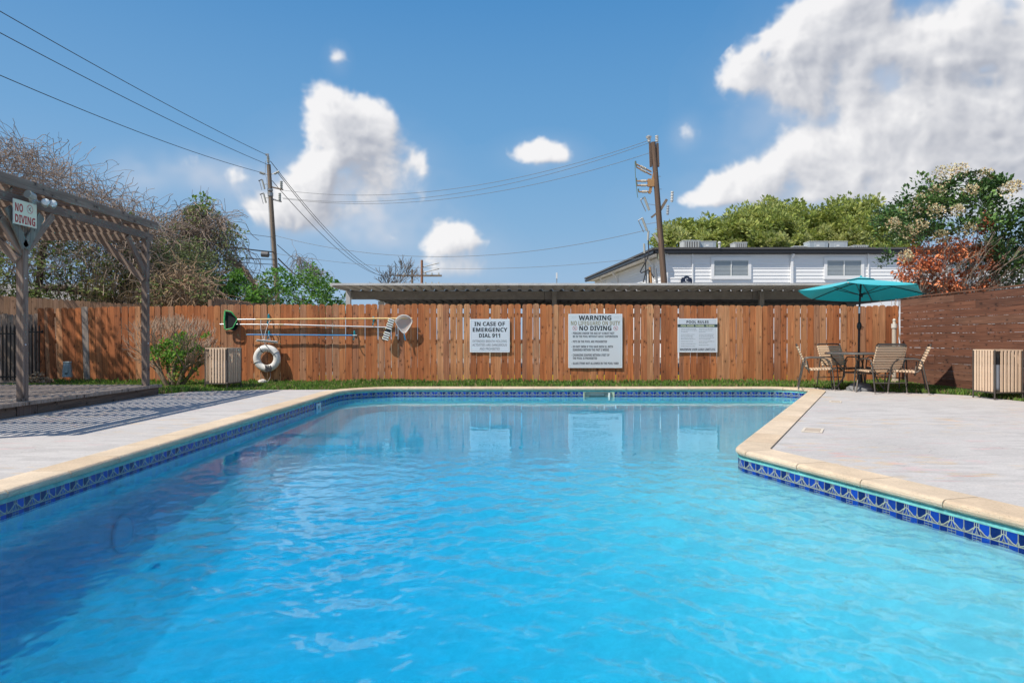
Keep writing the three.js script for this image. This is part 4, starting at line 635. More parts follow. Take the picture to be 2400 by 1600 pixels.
// ---------------------------------------------------------------- carport behind the fence
{
  const t = thing('carport', 'long flat-roofed carport with ribbed metal roof just behind the cedar fence', 'carport'), x0 = -4.72, x1 = 13, zf = -17.9, zb = -27.5;
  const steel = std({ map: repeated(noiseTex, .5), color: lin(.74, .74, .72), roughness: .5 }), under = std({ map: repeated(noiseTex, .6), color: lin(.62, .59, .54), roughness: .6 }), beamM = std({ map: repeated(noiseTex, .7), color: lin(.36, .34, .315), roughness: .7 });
  // ribbed roof panels, one every 0.61 m
  const prof = [[0, 0], [.03, .045], [.10, .045], [.13, 0], [.305, 0], [.335, .045], [.405, .045], [.435, 0], [.61, 0]];
  const panel = (za, zc) => { const pos = [], y0 = mix(2.395, 2.33, (za - zf) / (zb - zf)), y1 = mix(2.395, 2.33, (zc - zf) / (zb - zf)); for (let i = 0; i < prof.length - 1; i++) { const [a, ha] = prof[i], [b, hb] = prof[i + 1]; for (const o of [0, .004]) { const q = [[a, y0 + ha + o, za], [b, y0 + hb + o, za], [b, y1 + hb + o, zc], [a, y1 + ha + o, zc]]; for (const k of o ? [0, 1, 2, 0, 2, 3] : [0, 2, 1, 0, 3, 2]) pos.push(...q[k]); } } const g = new THREE.BufferGeometry(); g.setAttribute('position', new THREE.Float32BufferAttribute(pos, 3)); g.computeVertexNormals(); return metreUV(g); };
  const shadedRoof = std({ color: lin(.10, .088, .078), roughness: .9 }), pg = panel(zf, -19.86), pb = panel(-19.94, zb); for (let x = x0; x < x1; x += .61) { part(t, 'roof_panel', pg, under).position.x = x; part(t, 'roof_panel', pb, shadedRoof).position.x = x; }  // panels behind the front beam coloured dark: shade under the roof painted in
  for (const [a, b] of [[x0 - .05, .18], [.185, 6.4], [6.405, x1]]) part(t, 'roof_edge', metreUV(bx(b - a, .055, .05, (a + b) / 2, 2.412, zf + .025)), steel);
  part(t, 'side_edge', metreUV(bx(.05, .05, 9.5, x0 - .03, 2.38, -22.7)), steel);
  for (const z of [-19.9, -25.8]) for (const [a, b] of [[-4.7, .94], [.95, 6.99], [7.0, 13]]) part(t, 'beam', metreUV(bx(b - a, .235, .09, (a + b) / 2, 2.25, z)), beamM);
  for (const x of [-4.72, 1.22, 7.2, 12.6]) for (const z of [-19.82, -25.75]) part(t, 'post', metreUV(bx(.13, 2.36, .13, x, 1.18, z + .12)), x < -4 ? std({ color: lin(.52, .52, .53), roughness: .5 }) : beamM);
  part(t, 'light_box', rbx(.17, .12, .1, .01, -3.95, 2.06, -20.6), whitePlastic);
}
// ---------------------------------------------------------------- white two-storey building
const whiteSiding = [[.74, .74, .75], [.72, .72, .735], [.76, .76, .765]].map((c) => std({ color: lin(...c.map((x) => x * 1.13)), roughness: .5 })), blackTrim = std({ color: lin(.022, .022, .027), roughness: .4 });
const glassM = std({ color: lin(.10, .12, .14), roughness: .06 }), blindM = std({ color: lin(.60, .61, .62), roughness: .7 });
const bld = thing('white_building', 'white clapboard two-storey building with black gutters behind the carport', 'building');
{
  const B = V(7.9, 0, -35), E = V(30, 0, -35), C = V(6.25, 0, -51.5), R = rng(81);
  const wallOn = (a, b, rows) => { const d = b.clone().sub(a), L = d.length(), g0 = new THREE.Group(), ang = -Math.atan2(d.z, d.x);
    const place = (m) => { m.position.set((a.x + b.x) / 2, m.position.y, (a.z + b.z) / 2); m.rotation.y = ang; };
    place(part(bld, 'wall', bx(L, 3.0, .2, 0, 1.5, -.11), whiteSiding[1]));
    const sign = -1;
    for (let k = 0; k < 13; k++) { const m = part(bld, 'siding_board', metreUV(bx(L, .183, .018)), whiteSiding[Math.floor(R() * 3)]); m.geometry.rotateX(-.13); m.geometry.translate(0, 3.0 + (k + .5) * .1785, 0); place(m); }
    place(part(bld, 'sheathing', bx(L - .05, 2.4, .15, 0, 4.1, -.1), whiteSiding[1])); };
  wallOn(B, E); wallOn(C.clone(), B.clone());
  part(bld, 'corner_board', bx(.16, 2.4, .16, 7.9, 4.15, -34.98), whiteSiding[0]);
  // soffit, gutter and roof
  const s = new THREE.Shape([[7.35, 34.76], [30.5, 34.76], [30.5, 52], [5.7, 52]].map((p) => new THREE.Vector2(...p)));
  part(bld, 'roof', new THREE.ExtrudeGeometry(s, { depth: .14, bevelEnabled: false }).rotateX(-Math.PI / 2).translate(0, 5.50, 0), std({ map: repeated(noiseTex, .4), color: lin(.085, .082, .085), roughness: .9 }));
  part(bld, 'soffit', new THREE.ShapeGeometry(s).rotateX(-Math.PI / 2).translate(0, 5.37, 0), whiteSiding[1]);
  const gut = (a, b) => { part(bld, 'fascia', bar(a.clone().setY(5.43), b.clone().setY(5.43), .05, .20), blackTrim); part(bld, 'gutter', bar(a.clone().setY(5.425), b.clone().setY(5.425), .17, .11), blackTrim); part(bld, 'drip_edge', bar(a.clone().setY(5.60), b.clone().setY(5.60), .22, .10), std({ color: lin(.10, .095, .095), roughness: .55 })); };
  gut(V(7.3, 0, -34.80), V(30.5, 0, -34.80)); gut(V(7.28, 0, -34.85), V(5.62, 0, -52));
  part(bld, 'rake_end', bx(.32, .3, .5, 7.62, 5.22, -34.9), std({ color: lin(.30, .31, .24), roughness: .8 }));
  // windows with half-lowered blinds
  const win = (x0, x1, y0, y1, z, open) => { const w = x1 - x0, h = y1 - y0, g = new THREE.Group(); g.name = 'window'; g.position.set((x0 + x1) / 2, (y0 + y1) / 2, z); bld.add(g);
    for (const s of [-1, 1]) { part(g, 'casing', bx(.13, h + .30, .07, s * (w / 2 + .065), 0, .03), whiteSiding[0]); part(g, 'casing', bx(w - .002, .15, .066, 0, s * (h / 2 + .075), .03), whiteSiding[0]); }
    part(g, 'back', bx(w, h, .02, 0, 0, .012), std({ color: lin(.12, .125, .13), roughness: .9 }));
    for (let k = 0; k < 12; k++) part(g, 'blind_slat', bx(w - .04, h * .052, .012, 0, -h / 2 + (k + .5) * h / 12, .028).rotateX(0), blindM);
    for (const s of [-1, 1]) { const p = part(g, 'pane', new THREE.PlaneGeometry(w / 2 - .05, h - .05).translate(s * w / 4, 0, s < 0 ? .046 : .05), new THREE.MeshPhysicalMaterial({ color: lin(.92, .95, .96), roughness: .03, transmission: 1 })); }
    for (const [fx, fw] of [[-w / 2 + .015, .03], [0, .05], [w / 2 - .015, .03]]) part(g, 'sash', bx(fw, h, .025, fx, 0, .052), whitePlastic); for (const s of [-1, 1]) part(g, 'sash', bx(w - .062, .025, .02, 0, s * (h / 2 - .013), .05), whitePlastic); return g; };
  win(10.33, 12.12, 4.20, 5.02, -34.985); win(16.12, 17.9, 4.20, 5.02, -34.985); win(22.4, 24.2, 4.20, 5.02, -34.985);
  // window and barred vent on the receding side
  const side = (f, y, w, h, name) => { const p = C.clone().lerp(B, f), g = new THREE.Group(); g.name = 'window'; g.position.set(p.x - .02, y, p.z); g.rotation.y = -Math.PI / 2 - .1; bld.add(g); part(g, 'casing', bx(w + .2, h + .2, .05), whiteSiding[0]); part(g, 'pane', bx(w, h, .06), glassM); for (let k = 1; k < 4; k++) part(g, 'bar', bx(.025, h, .075, -w / 2 + k * w / 4, 0, 0), blackTrim); for (let k = 1; k < 4; k++) part(g, 'bar', bx(w, .02, .072, 0, -h / 2 + k * h / 4, 0), blackTrim); };
  side(.80, 4.35, 1.5, 1.0); side(.30, 4.3, 1.2, .8);
  // downspouts
  const spout = (x, z, r, elbow) => part(bld, 'downspout', elbow ? merge([bx(.12, 3.0, .09, x, 3.65, z + .055), bar(V(x, 5.10, z + .06), V(x + .06, 5.34, z + .14), .12, .09)]) : bx(.05, 2.3, .05, x, 4.2, z + .03), whiteSiding[2]);
  spout(14.32, -34.97, 0, true); spout(9.25, -34.97); spout(18.25, -34.97); spout(25.5, -34.97, 0, true);
  for (const f of [.88, .42, .2]) { const p = C.clone().lerp(B, f); part(bld, 'downspout', merge([bx(.09, 2.6, .11, p.x - .08, 3.7, p.z), bar(V(p.x - .08, 5.0, p.z), V(p.x - .42, 5.32, p.z + .03), .09, .1)]), whiteSiding[2]); }
  part(bld, 'roof_vent', merge([cyl(.06, .06, .25, 10, 10.55, 5.72, -34.7), new THREE.SphereGeometry(.09, 10, 8).translate(10.55, 5.86, -34.7)]), std({ color: lin(.5, .5, .5), roughness: .4 }));
}
{ // house letter plaque
  const t = thing('building_plaque', 'dark blue arched plaque with a white letter C on the white building', 'plaque', [8.94, 3.88, -34.94]);
  const s = new THREE.Shape(); s.moveTo(-.30, -.36); s.lineTo(.30, -.36); s.lineTo(.30, .17); s.lineTo(.24, .17); s.lineTo(.24, .225); s.lineTo(.16, .25); s.quadraticCurveTo(0, .44, -.16, .25); s.lineTo(-.24, .225); s.lineTo(-.24, .17); s.lineTo(-.30, .17); s.closePath();
  part(t, 'board', new THREE.ExtrudeGeometry(s, { depth: .02, bevelEnabled: false }), std({ color: lin(.022, .035, .07), roughness: .4 }));
  const art = paint(256, 288, (g, w, h) => { g.fillStyle = '#222c44'; g.fillRect(0, 0, w, h); g.fillStyle = '#f2f3f5'; g.font = 'bold 120px serif'; g.textAlign = 'center'; g.fillText('C', w / 2, 104); g.fillRect(w * .12, 118, w * .76, 7); g.font = 'bold 74px serif'; g.fillText('71 - 81', w / 2, 200); });
  part(t, 'lettering', new THREE.PlaneGeometry(.52, .585).translate(0, -.045, .0225), std({ map: art, roughness: .45 }));
}
// ---------------------------------------------------------------- rooftop air conditioners
{
  const steel = [[.52, .55, .57], [.44, .49, .52], [.60, .60, .57]].map((c) => std({ color: lin(...c), roughness: .5, metalness: .2 })), dark = std({ color: lin(.16, .16, .16), roughness: .8 });
  const unit = (x, z, w, h, kind, label) => { const t = thing('air_conditioner', label, 'air conditioner', [x, 5.64, z], 0, 'air conditioners on the white building roof'); h -= .24; part(t, 'case', rbx(w, h, .75, .03, 0, h / 2 + .1, 0), steel[kind]); part(t, 'stand', bx(w * .9, .12, .6, 0, .05, 0), dark); part(t, 'top_rim', rbx(w + .03, .05, .78, .012, 0, h + .1, 0), steel[2]);
    if (kind === 2) { part(t, 'recess', bx(w * .84, h * .8, .02, .03, h / 2 + .1, .372), dark); for (let k = 0; k < 6; k++) part(t, 'louver', bx(w * .055, h * .8, .03, .03 - w * .42 + (k + .5) * w * .84 / 6, h / 2 + .1, .385), steel[2]); } else { part(t, 'service_panel', rbx(w * .55, h * .7, .02, .006, .05, h / 2 + .12, .378), steel[0]); part(t, 'rating_plate', bx(.16, .10, .006, -.05, h * .78, .392), whitePlastic); } };
  unit(9.80, -37.6, .95, .85, 2, 'slatted rooftop air conditioner next to the utility pole, first of the row'); unit(10.75, -37.8, .92, .83, 1, 'blue-grey rooftop air conditioner unit touching the slatted one near the pole'); unit(12.62, -38, .72, .80, 2, 'small slatted rooftop air conditioner standing alone above the first window');
  unit(16.0, -38.2, .7, .62, 2, 'low slatted rooftop air conditioner that hardly rises above the roof edge'); unit(16.92, -38, 1.05, .86, 1, 'smooth blue-grey rooftop air conditioner, the one beside the downspout'); unit(18.02, -38, 1.0, .86, 0, 'smooth pale rooftop air conditioner above the second window'); unit(19.35, -38.2, .82, .66, 2, 'slatted rooftop air conditioner in front of the tree crowns nearest the flowering shrub');
}
// ---------------------------------------------------------------- low house far left
{
  const t = thing('neighbour_house', 'low house with a pale roof edge showing through the thicket', 'house', [-22, 0, -34]), m = std({ map: repeated(noiseTex, .4), color: lin(.22, .17, .14), roughness: .9 });
  part(t, 'wall', bx(14, 2.6, .3, 0, 1.3, 0), m); part(t, 'eave', bx(14.6, .16, .4, 0, 2.72, .3), whitePlastic); const s = new THREE.Shape([[-7.3, 0], [7.3, 0], [5.6, 1.5], [-5.6, 1.5]].map((p) => new THREE.Vector2(...p))); part(t, 'roof', new THREE.ExtrudeGeometry(s, { depth: .1, bevelEnabled: false }).rotateX(-.9).translate(0, 2.8, .2), std({ map: repeated(noiseTex, .5), color: lin(.30, .29, .28), roughness: .9 }));
}
// ---------------------------------------------------------------- utility poles
const poleWood = std({ map: repeated(barkTex, 1, 1), color: lin(.40, .33, .27), roughness: .95 }), poleWood2 = std({ map: repeated(barkTex, 1, 1), color: lin(.27, .19, .145), roughness: .95 }), porcelain = std({ color: lin(.42, .42, .38), roughness: .35 }), galv = std({ color: lin(.36, .36, .36), roughness: .45, metalness: .6 }), rust = std({ color: lin(.45, .25, .11), roughness: .8 });
const insulator = (parent, a, b, r, m = porcelain) => { const g = [rod(a, b, r * .75, 10)]; for (let k = 0; k < 4; k++) { const p = a.clone().lerp(b, .12 + k * .25), q = a.clone().lerp(b, .2 + k * .25); g.push(rod(p, q, r, 12)); } return part(parent, 'insulator', merge(g), m); };
const P1 = (y) => V(mix(-13.55, -14.28, y / 11.5), y, -40), P2 = (y) => V(mix(7.42, 6.6, y / 10.4), y, -32);
{
  const t = thing('utility_pole', 'bare grey wooden utility pole rising behind the green bushes', 'utility pole');
  const g = rod(P1(-.1), P1(11.2), .165, 14, .115); part(t, 'shaft', g, poleWood);
  part(t, 'top_bracket', merge([rod(P1(11.1), P1(11.75), .05, 8), bx(.18, .1, .1, P1(11.75).x - .05, 11.78, -40)]), galv); insulator(t, P1(11.3).add(V(0, 0, .02)), P1(11.66).add(V(0, 0, .02)), .085);
  const arm = (y, dx, dy, m) => { const p = P1(y); part(t, 'standoff', rod(p, p.clone().add(V(dx * .55, dy * .3, 0)), .025, 8), galv); insulator(t, p.clone().add(V(dx * .5, dy * .2, 0)), p.clone().add(V(dx, dy, 0)), .075); };
  arm(10.62, -.55, .12); arm(10.62, .58, .18);
  for (const [y, dx] of [[9.85, .66], [9.15, .52]]) { const p = P1(y); part(t, 'crossbar', rod(p.clone().add(V(-.1, .08, 0)), p.clone().add(V(dx + .1, -.12, 0)), .045, 8), y > 9.5 ? poleWood : galv); insulator(t, p.clone().add(V(dx, -.05, 0)), p.clone().add(V(dx, .38, 0)), .085); }
  for (const [y, dx] of [[10.05, -.45], [9.25, -.42]]) { const p = P1(y); const q = part(t, 'fuse_cutout', merge([rod(p.clone().add(V(dx, .25, 0)), p.clone().add(V(dx + .14, -.28, 0)), .05, 8), rod(p.clone().add(V(dx + .1, 0, 0)), p, .02, 6)]), porcelain); part(q, 'fuse_tube', rod(p.clone().add(V(dx - .16, .18, 0)), p.clone().add(V(dx - .02, -.34, 0)), .018, 6), galv); part(q, 'clip', rod(p.clone().add(V(dx - .22, .2, 0)), p.clone().add(V(dx, .28, 0)), .03, 6), blackPlastic); }
  part(t, 'band', merge([cyl(.15, .15, .12, 14, P1(9.72).x, 9.72, -40), cyl(.155, .155, .2, 14, P1(9.45).x, 9.45, -40)]), galv);
  part(t, 'ground_wire', tube([P1(11.4).add(V(-.14, 0, .08)), P1(10.6).add(V(-.2, 0, .1)), P1(10.0).add(V(-.13, 0, .1)), P1(5).add(V(-.15, 0, .1))], .012, 30, 5), galv);
  part(t, 'splice_case', merge([cyl(.17, .17, .4, 12).rotateZ(1.5).translate(P1(5.9).x - .55, 5.95, -40), rod(P1(5.9), P1(5.9).add(V(-.5, 0, 0)), .02)]), std({ color: lin(.14, .14, .15), roughness: .6 }));
}
{
  const t = thing('utility_pole', 'leaning dark brown utility pole with a rack of fuses beside the white building', 'utility pole');
  part(t, 'shaft', rod(P2(-.1), P2(10.2), .165, 14, .115), poleWood2);
  for (const s of [-1, 1]) { const p = P2(9.6), q = part(t, 'top_timber', bar(p.clone().add(V(s * .17 + .02, -.55, 0)), p.clone().add(V(s * .17 - .02, .55, 0)), .10, .12, V(0, 0, 1)), poleWood2); insulator(q, P2(10.2).add(V(s * .18, .0, 0)), P2(10.45).add(V(s * .19, .06, 0)), .08, std({ color: lin(.68, .66, .62), roughness: .3 })); }
  part(t, 'top_insulator', new THREE.CylinderGeometry(.14, .10, .09, 16).translate(P2(10.4).x - .19, 10.42, -32), std({ color: lin(.7, .68, .65), roughness: .3 }));
  const cream = std({ color: lin(.62, .55, .44), roughness: .5 }), hub = P2(8.35);
  part(t, 'rack', merge([bar(hub.clone().add(V(-.05, .55, 0)), hub.clone().add(V(-.32, -.55, 0)), .12, .1, V(0, 0, 1)), bx(.3, .35, .16, hub.x - .25, 8.3, -32)]), rust);
  for (const [a, dy, len] of [[.62, .62, .75], [.42, .42, .72], [.05, .05, .72], [-.22, -.18, .7], [-.62, -.6, .62]]) { const o = hub.clone().add(V(-.22, a * .75, 0)), e = hub.clone().add(V(-.22 - len, a * .75 + (a > .3 ? .34 : -.03), .1)); insulator(t, o.clone().lerp(e, .35), o.clone().lerp(e, .72), .065, cream); part(t, 'fuse_barrel', rod(o, e, .035, 8), rust); part(t, 'clip', merge([rod(e, e.clone().add(V(-.02, .14, 0)), .035, 6)]), std({ color: lin(.12, .15, .11), roughness: .7 })); }
  part(t, 'bus_wire', tube([hub.clone().add(V(-1.0, .95, 0)), hub.clone().add(V(-.98, .4, 0)), hub.clone().add(V(-.9, -.5, 0)), hub.clone().add(V(-.86, -.75, 0))], .016, 20, 5), std({ color: lin(.16, .22, .15), roughness: .6 }));
  const lo = P2(6.9); part(t, 'yoke', merge([bar(lo.clone(), lo.clone().add(V(.38, .62, 0)), .12, .12, V(0, 0, 1)), bar(lo.clone().add(V(.05, .1, 0)), lo.clone().add(V(-.34, -.22, 0)), .09, .09, V(0, 0, 1))]), poleWood);
  insulator(t, lo.clone().add(V(.62, .5, 0)), lo.clone().add(V(.64, 1.0, 0)), .075, std({ color: lin(.62, .62, .6), roughness: .3 })); insulator(t, lo.clone().add(V(.42, -.1, 0)), lo.clone().add(V(.44, .35, 0)), .07, std({ color: lin(.42, .46, .5), roughness: .3 }));
  for (const [x, y] of [[-.72, .42], [-.82, -.55]]) { const p = lo.clone().add(V(x, y, 0)); const q = part(t, 'fuse_cutout', rod(p.clone().add(V(.05, .3, 0)), p.clone().add(V(.28, -.3, 0)), .055, 8), porcelain); part(q, 'fuse_tube', rod(p.clone().add(V(-.12, .16, 0)), p.clone().add(V(.12, -.36, 0)), .02, 6), galv); part(q, 'clip', rod(p.clone().add(V(-.14, .18, 0)), p.clone().add(V(.08, .32, 0)), .028, 6), galv); part(q, 'tie', rod(p.clone().add(V(.18, 0, 0)), lo.clone().add(V(-.05, y * .8, 0)), .012, 5), galv); }
  const cab = P2(5.35); part(t, 'pothead', merge([rod(cab.clone().add(V(-.62, .25, 0)), cab.clone().add(V(-.60, .7, 0)), .05, 8), rod(cab.clone().add(V(-.78, -.35, 0)), cab.clone().add(V(-.8, .1, 0)), .05, 8), bar(cab.clone(), cab.clone().add(V(-.35, .55, 0)), .1, .1, V(0, 0, 1))]), porcelain);
  part(t, 'cable', merge([tube([cab.clone().add(V(-.6, .25, 0)), cab.clone().add(V(-.64, -.5, .1)), cab.clone().add(V(-1.0, -1.25, .1)), cab.clone().add(V(-.6, -1.15, .1)), cab.clone().add(V(-.35, -1.5, 0))], .028, 30, 6), tube([cab.clone().add(V(-.78, -.35, 0)), cab.clone().add(V(-.75, -1.1, .1)), cab.clone().add(V(-.85, -1.7, .1))], .026, 20, 6)]), blackPlastic);
  for (const [dx, m, top] of [[-.62, rust, 4.35], [-.36, galv, 4.3]]) part(t, 'riser_pipe', rod(V(P2(0).x + dx + .05, 0, -31.95), V(P2(top).x + dx, top, -31.95), .055, 10), m);
  part(t, 'pipe_strap', bx(.95, .05, .05, P2(3.2).x - .4, 3.2, -31.86), rust);
  for (const y of [9.2, 8.6, 8.0, 5.4]) part(t, 'step', rod(P2(y), P2(y).add(V(.24, 0, 0)), .012, 5), galv);
}
for (const [x, z, h, arms, m, label] of [[-16.1, -110, 12.2, [11.2, 9.7], poleWood, 'far grey pole with two crossarms above the carport roof'], [-12.55, -95, 12.0, [], std({ color: lin(.32, .16, .10), roughness: .9 }), 'far reddish pole standing next to the crossarm pole']]) {
  const t = thing('distant_pole', label, 'utility pole', [x, 0, z]); part(t, 'shaft', cyl(.24, .17, h, 10, 0, h / 2, 0), m);
  for (const y of arms) { part(t, 'crossarm', bx(7.4, .28, .2, 1.1, y, .2), m); for (const dx of [-2.3, -1.2, 2.2, 3.2, 4.3]) part(t, 'insulator', cyl(.13, .1, .36, 8, dx, y + .3, .2), porcelain); }
  if (!arms.length) for (const y of [11, 10.2]) part(t, 'bracket', rod(V(0, y, 0), V(2.4, y + .6, 0), .07, 6), galv);
}
{ const t = thing('antenna', 'small white antenna sticking up beyond the carport roof', 'antenna', [2.1, 0, -32]); part(t, 'mast', cyl(.02, .02, 3.9, 8, 0, 1.95, 0), galv); part(t, 'tip', rbx(.07, .28, .07, .01, 0, 3.95, 0), whitePlastic); }
// ---------------------------------------------------------------- overhead lines
const wireM = std({ color: lin(.03, .032, .036), roughness: .6 }), wireG = std({ color: lin(.17, .18, .19), roughness: .6 });
function line(label, a, b, sag, r, m = wireM, group) { const pts = []; for (let k = 0; k <= 24; k++) { const f = k / 24, p = a.clone().lerp(b, f); p.y -= 4 * sag * f * (1 - f); pts.push(p); } return solo('power_line', new THREE.TubeGeometry(new THREE.CatmullRomCurve3(pts), 48, r, 5), m, label, 'power line', group); }
const behind = 'primary lines running over the pergola';
line('uppermost black line from the bare utility pole over the pergola', V(-14.35, 11.75, -40), V(-16.6, 11.5, 14), 1.05, .014, wireM, behind);
line('middle black line from the bare utility pole over the pergola', V(-14.2, 11.15, -40), V(-16.2, 10.7, 14), 1.15, .014, wireM, behind);
line('lowest of three black lines from the bare utility pole over the pergola', V(-14.75, 10.75, -40), V(-16.6, 10.0, 14), 1.7, .014, wireM, behind);
line('black line sweeping from the bare pole top to the far crossarm pole', V(-14.15, 11.4, -40), V(-17.5, 11.6, -110), 2.5, .02, wireM, 'lines from the bare pole to the far poles');
line('second black line sweeping from the bare pole to the far crossarm pole', V(-13.75, 10.75, -40), V(-16.6, 11.6, -110), 2.9, .02, wireM, 'lines from the bare pole to the far poles');
line('third black line leaving the bare pole at its crossbar for the far pole', V(-14.05, 10.25, -40), V(-18.2, 11.5, -110), 2.2, .02, wireM, 'lines from the bare pole to the far poles');
line('top grey line between the two near utility poles', V(-13.45, 9.70, -40), V(6.45, 10.30, -32), 1.15, .011, wireG, 'grey lines between the near poles');
line('middle grey line between the two near utility poles', V(-13.45, 9.25, -40), V(6.5, 10.2, -32), 1.15, .011, wireG, 'grey lines between the near poles');
line('lower grey line between the two near utility poles', V(-13.4, 9.2, -40), V(6.6, 9.75, -32), 1.1, .011, wireG, 'grey lines between the near poles');
line('slack grey line running under the clouds to the cable head of the leaning pole', V(-13.9, 7.05, -40), V(6.35, 6.1, -32), 1.25, .012, wireG, 'slack low lines between the near poles');
line('lowest slack grey line reaching the eave of the white building', V(-13.9, 6.0, -40), V(7.1, 5.1, -34), .75, .010, wireG, 'slack low lines between the near poles');
line('grey line from the bare pole into the vine-hung cables at left', V(-14.0, 6.95, -40), V(-16.5, 7.3, 10), 1.4, .014, wireG, 'cables strung past the thicket');
line('thick black cable from the bare pole to the pergola side', V(-13.95, 6.08, -40), V(-15.5, 6.3, 8), 1.2, .035, wireM, 'cables strung past the thicket');
line('black cable below the thick one, in front of the vines', V(-13.9, 5.65, -40), V(-15.0, 5.6, 8), 1.35, .024, wireM, 'cables strung past the thicket');
line('lowest black cable in front of the vines', V(-13.9, 5.35, -40), V(-15.0, 5.2, 8), 1.1, .02, wireM, 'cables strung past the thicket');
line('dark cable dropping from the bare pole behind the green bushes', V(-13.7, 5.7, -40), V(-20.5, 6.3, -85), 1.0, .04, wireM, 'cables dropping behind the bushes');
line('second dark cable dropping from the bare pole behind the green bushes', V(-13.7, 5.4, -40), V(-20.5, 5.7, -85), .9, .035, wireM, 'cables dropping behind the bushes');
line('thin line dropping from the bare pole to the carport corner', V(-13.75, 6.5, -40), V(-20.0, 7.0, -85), .6, .02, wireM, 'cables dropping behind the bushes');
// ---------------------------------------------------------------- plants
function leafGeometry(leaves) { // leaves: [position, direction, size, widthRatio, colour]; each a folded rhombus
  const n = leaves.length, pos = new Float32Array(n * 18), col = new Float32Array(n * 18), a = V(), b = V(), s = V(), up = V();
  leaves.forEach(([p, d, size, wr, c, roll], i) => {
    a.copy(d).normalize(); up.set(Math.sin(roll * 3.1), 1, Math.cos(roll * 2.3)).normalize(); s.crossVectors(a, up).normalize().multiplyScalar(size * wr); b.crossVectors(s, a).multiplyScalar(.35);
    const tip = [p.x + a.x * size, p.y + a.y * size, p.z + a.z * size], m = [p.x + a.x * size * .45, p.y + a.y * size * .45, p.z + a.z * size * .45], l = [m[0] - s.x + b.x, m[1] - s.y + b.y, m[2] - s.z + b.z], r = [m[0] + s.x + b.x, m[1] + s.y + b.y, m[2] + s.z + b.z];
    pos.set([p.x, p.y, p.z, ...r, ...tip, p.x, p.y, p.z, ...tip, ...l], i * 18); for (let k = 0; k < 6; k++) col.set(c, i * 18 + k * 3);
  });
  const g = new THREE.BufferGeometry(); g.setAttribute('position', new THREE.BufferAttribute(pos, 3)); g.setAttribute('color', new THREE.BufferAttribute(col, 3)); g.computeVertexNormals(); return g;
}
const leafM = new THREE.MeshPhysicalMaterial({ color: 0xffffff, vertexColors: true, roughness: 1, transmission: .4, side: THREE.DoubleSide, specularIntensity: .6 });
const dullLeafM = std({ color: 0xffffff, vertexColors: true, roughness: .95, side: THREE.DoubleSide }), glossLeafM = std({ color: 0xffffff, vertexColors: true, roughness: .38, side: THREE.DoubleSide });
const tone = (c, R, v = .3) => { const k = 1 + (R() - .5) * 2 * v, h = (R() - .5) * .16; return [c[0] * k * (1 + h), c[1] * k, c[2] * k * (1 - h)]; };
const ball = (R) => { let x, y, z; do { x = R() * 2 - 1; y = R() * 2 - 1; z = R() * 2 - 1; } while (x * x + y * y + z * z > 1); return V(x, y, z); };
function segments(list, sides = 4) { // list: [a, b, ra, rb]
  const n = list.length, pos = new Float32Array(n * sides * 18), d = V(), u = V(), w = V(), ref = V(0, 1, 0), ref2 = V(1, 0, 0); let o = 0;
  for (const [a, b, ra, rb] of list) {
    d.subVectors(b, a).normalize(); u.crossVectors(d, Math.abs(d.y) > .9 ? ref2 : ref).normalize(); w.crossVectors(d, u);
    const ring = (p, r) => Array.from({ length: sides }, (_, k) => { const t = k / sides * 6.2832, c = Math.cos(t) * r, s = Math.sin(t) * r; return [p.x + u.x * c + w.x * s, p.y + u.y * c + w.y * s, p.z + u.z * c + w.z * s]; });
    const A = ring(a, ra), B = ring(b, rb); for (let k = 0; k < sides; k++) { const q = (k + 1) % sides; pos.set([...A[k], ...B[q], ...B[k], ...A[k], ...A[q], ...B[q]], o); o += 18; }
  }
  const g = new THREE.BufferGeometry(); g.setAttribute('position', new THREE.BufferAttribute(pos, 3)); g.computeVertexNormals(); return g;
}
function grow(out, tips, p, d, len, r, depth, R, o) { // branching twigs
  let q = p.clone(), dir = d.clone().normalize(), k = o.steps ?? 3, rr = r;
  for (let i = 0; i < k; i++) { dir.add(ball(R).multiplyScalar(o.wander ?? .25)).add(V(0, o.lift ?? 0, 0)).normalize(); const n = q.clone().addScaledVector(dir, len / k), r2 = Math.max(o.min ?? .003, rr * (1 - .35 / k)); out.push([q, n, rr, r2]); q = n; rr = r2; if (depth > 0 && i < k - 1 && R() < (o.side ?? .4)) grow(out, tips, q, dir.clone().add(ball(R).multiplyScalar(o.spread ?? .9)), len * (o.shrink ?? .65), rr * .6, depth - 1, R, o); }
  if (depth <= 0) { tips.push([q, dir.clone()]); return; }
  const forks = 2 + (R() < (o.third ?? .3) ? 1 : 0); for (let f = 0; f < forks; f++) grow(out, tips, q, dir.clone().add(ball(R).multiplyScalar(o.spread ?? .9)), len * (o.shrink ?? .7) * (.8 + R() * .4), rr * .72, depth - 1, R, o);
}
const twigM = std({ color: lin(.31, .235, .185), roughness: .95 }), twigPale = std({ color: lin(.42, .33, .25), roughness: .95 }), strawM = std({ color: lin(.52, .37, .19), roughness: .9 }), barkM = std({ map: repeated(barkTex, 2), color: lin(.20, .155, .12), roughness: .98 }), twigDark = std({ color: lin(.16, .12, .10), roughness: .95 });
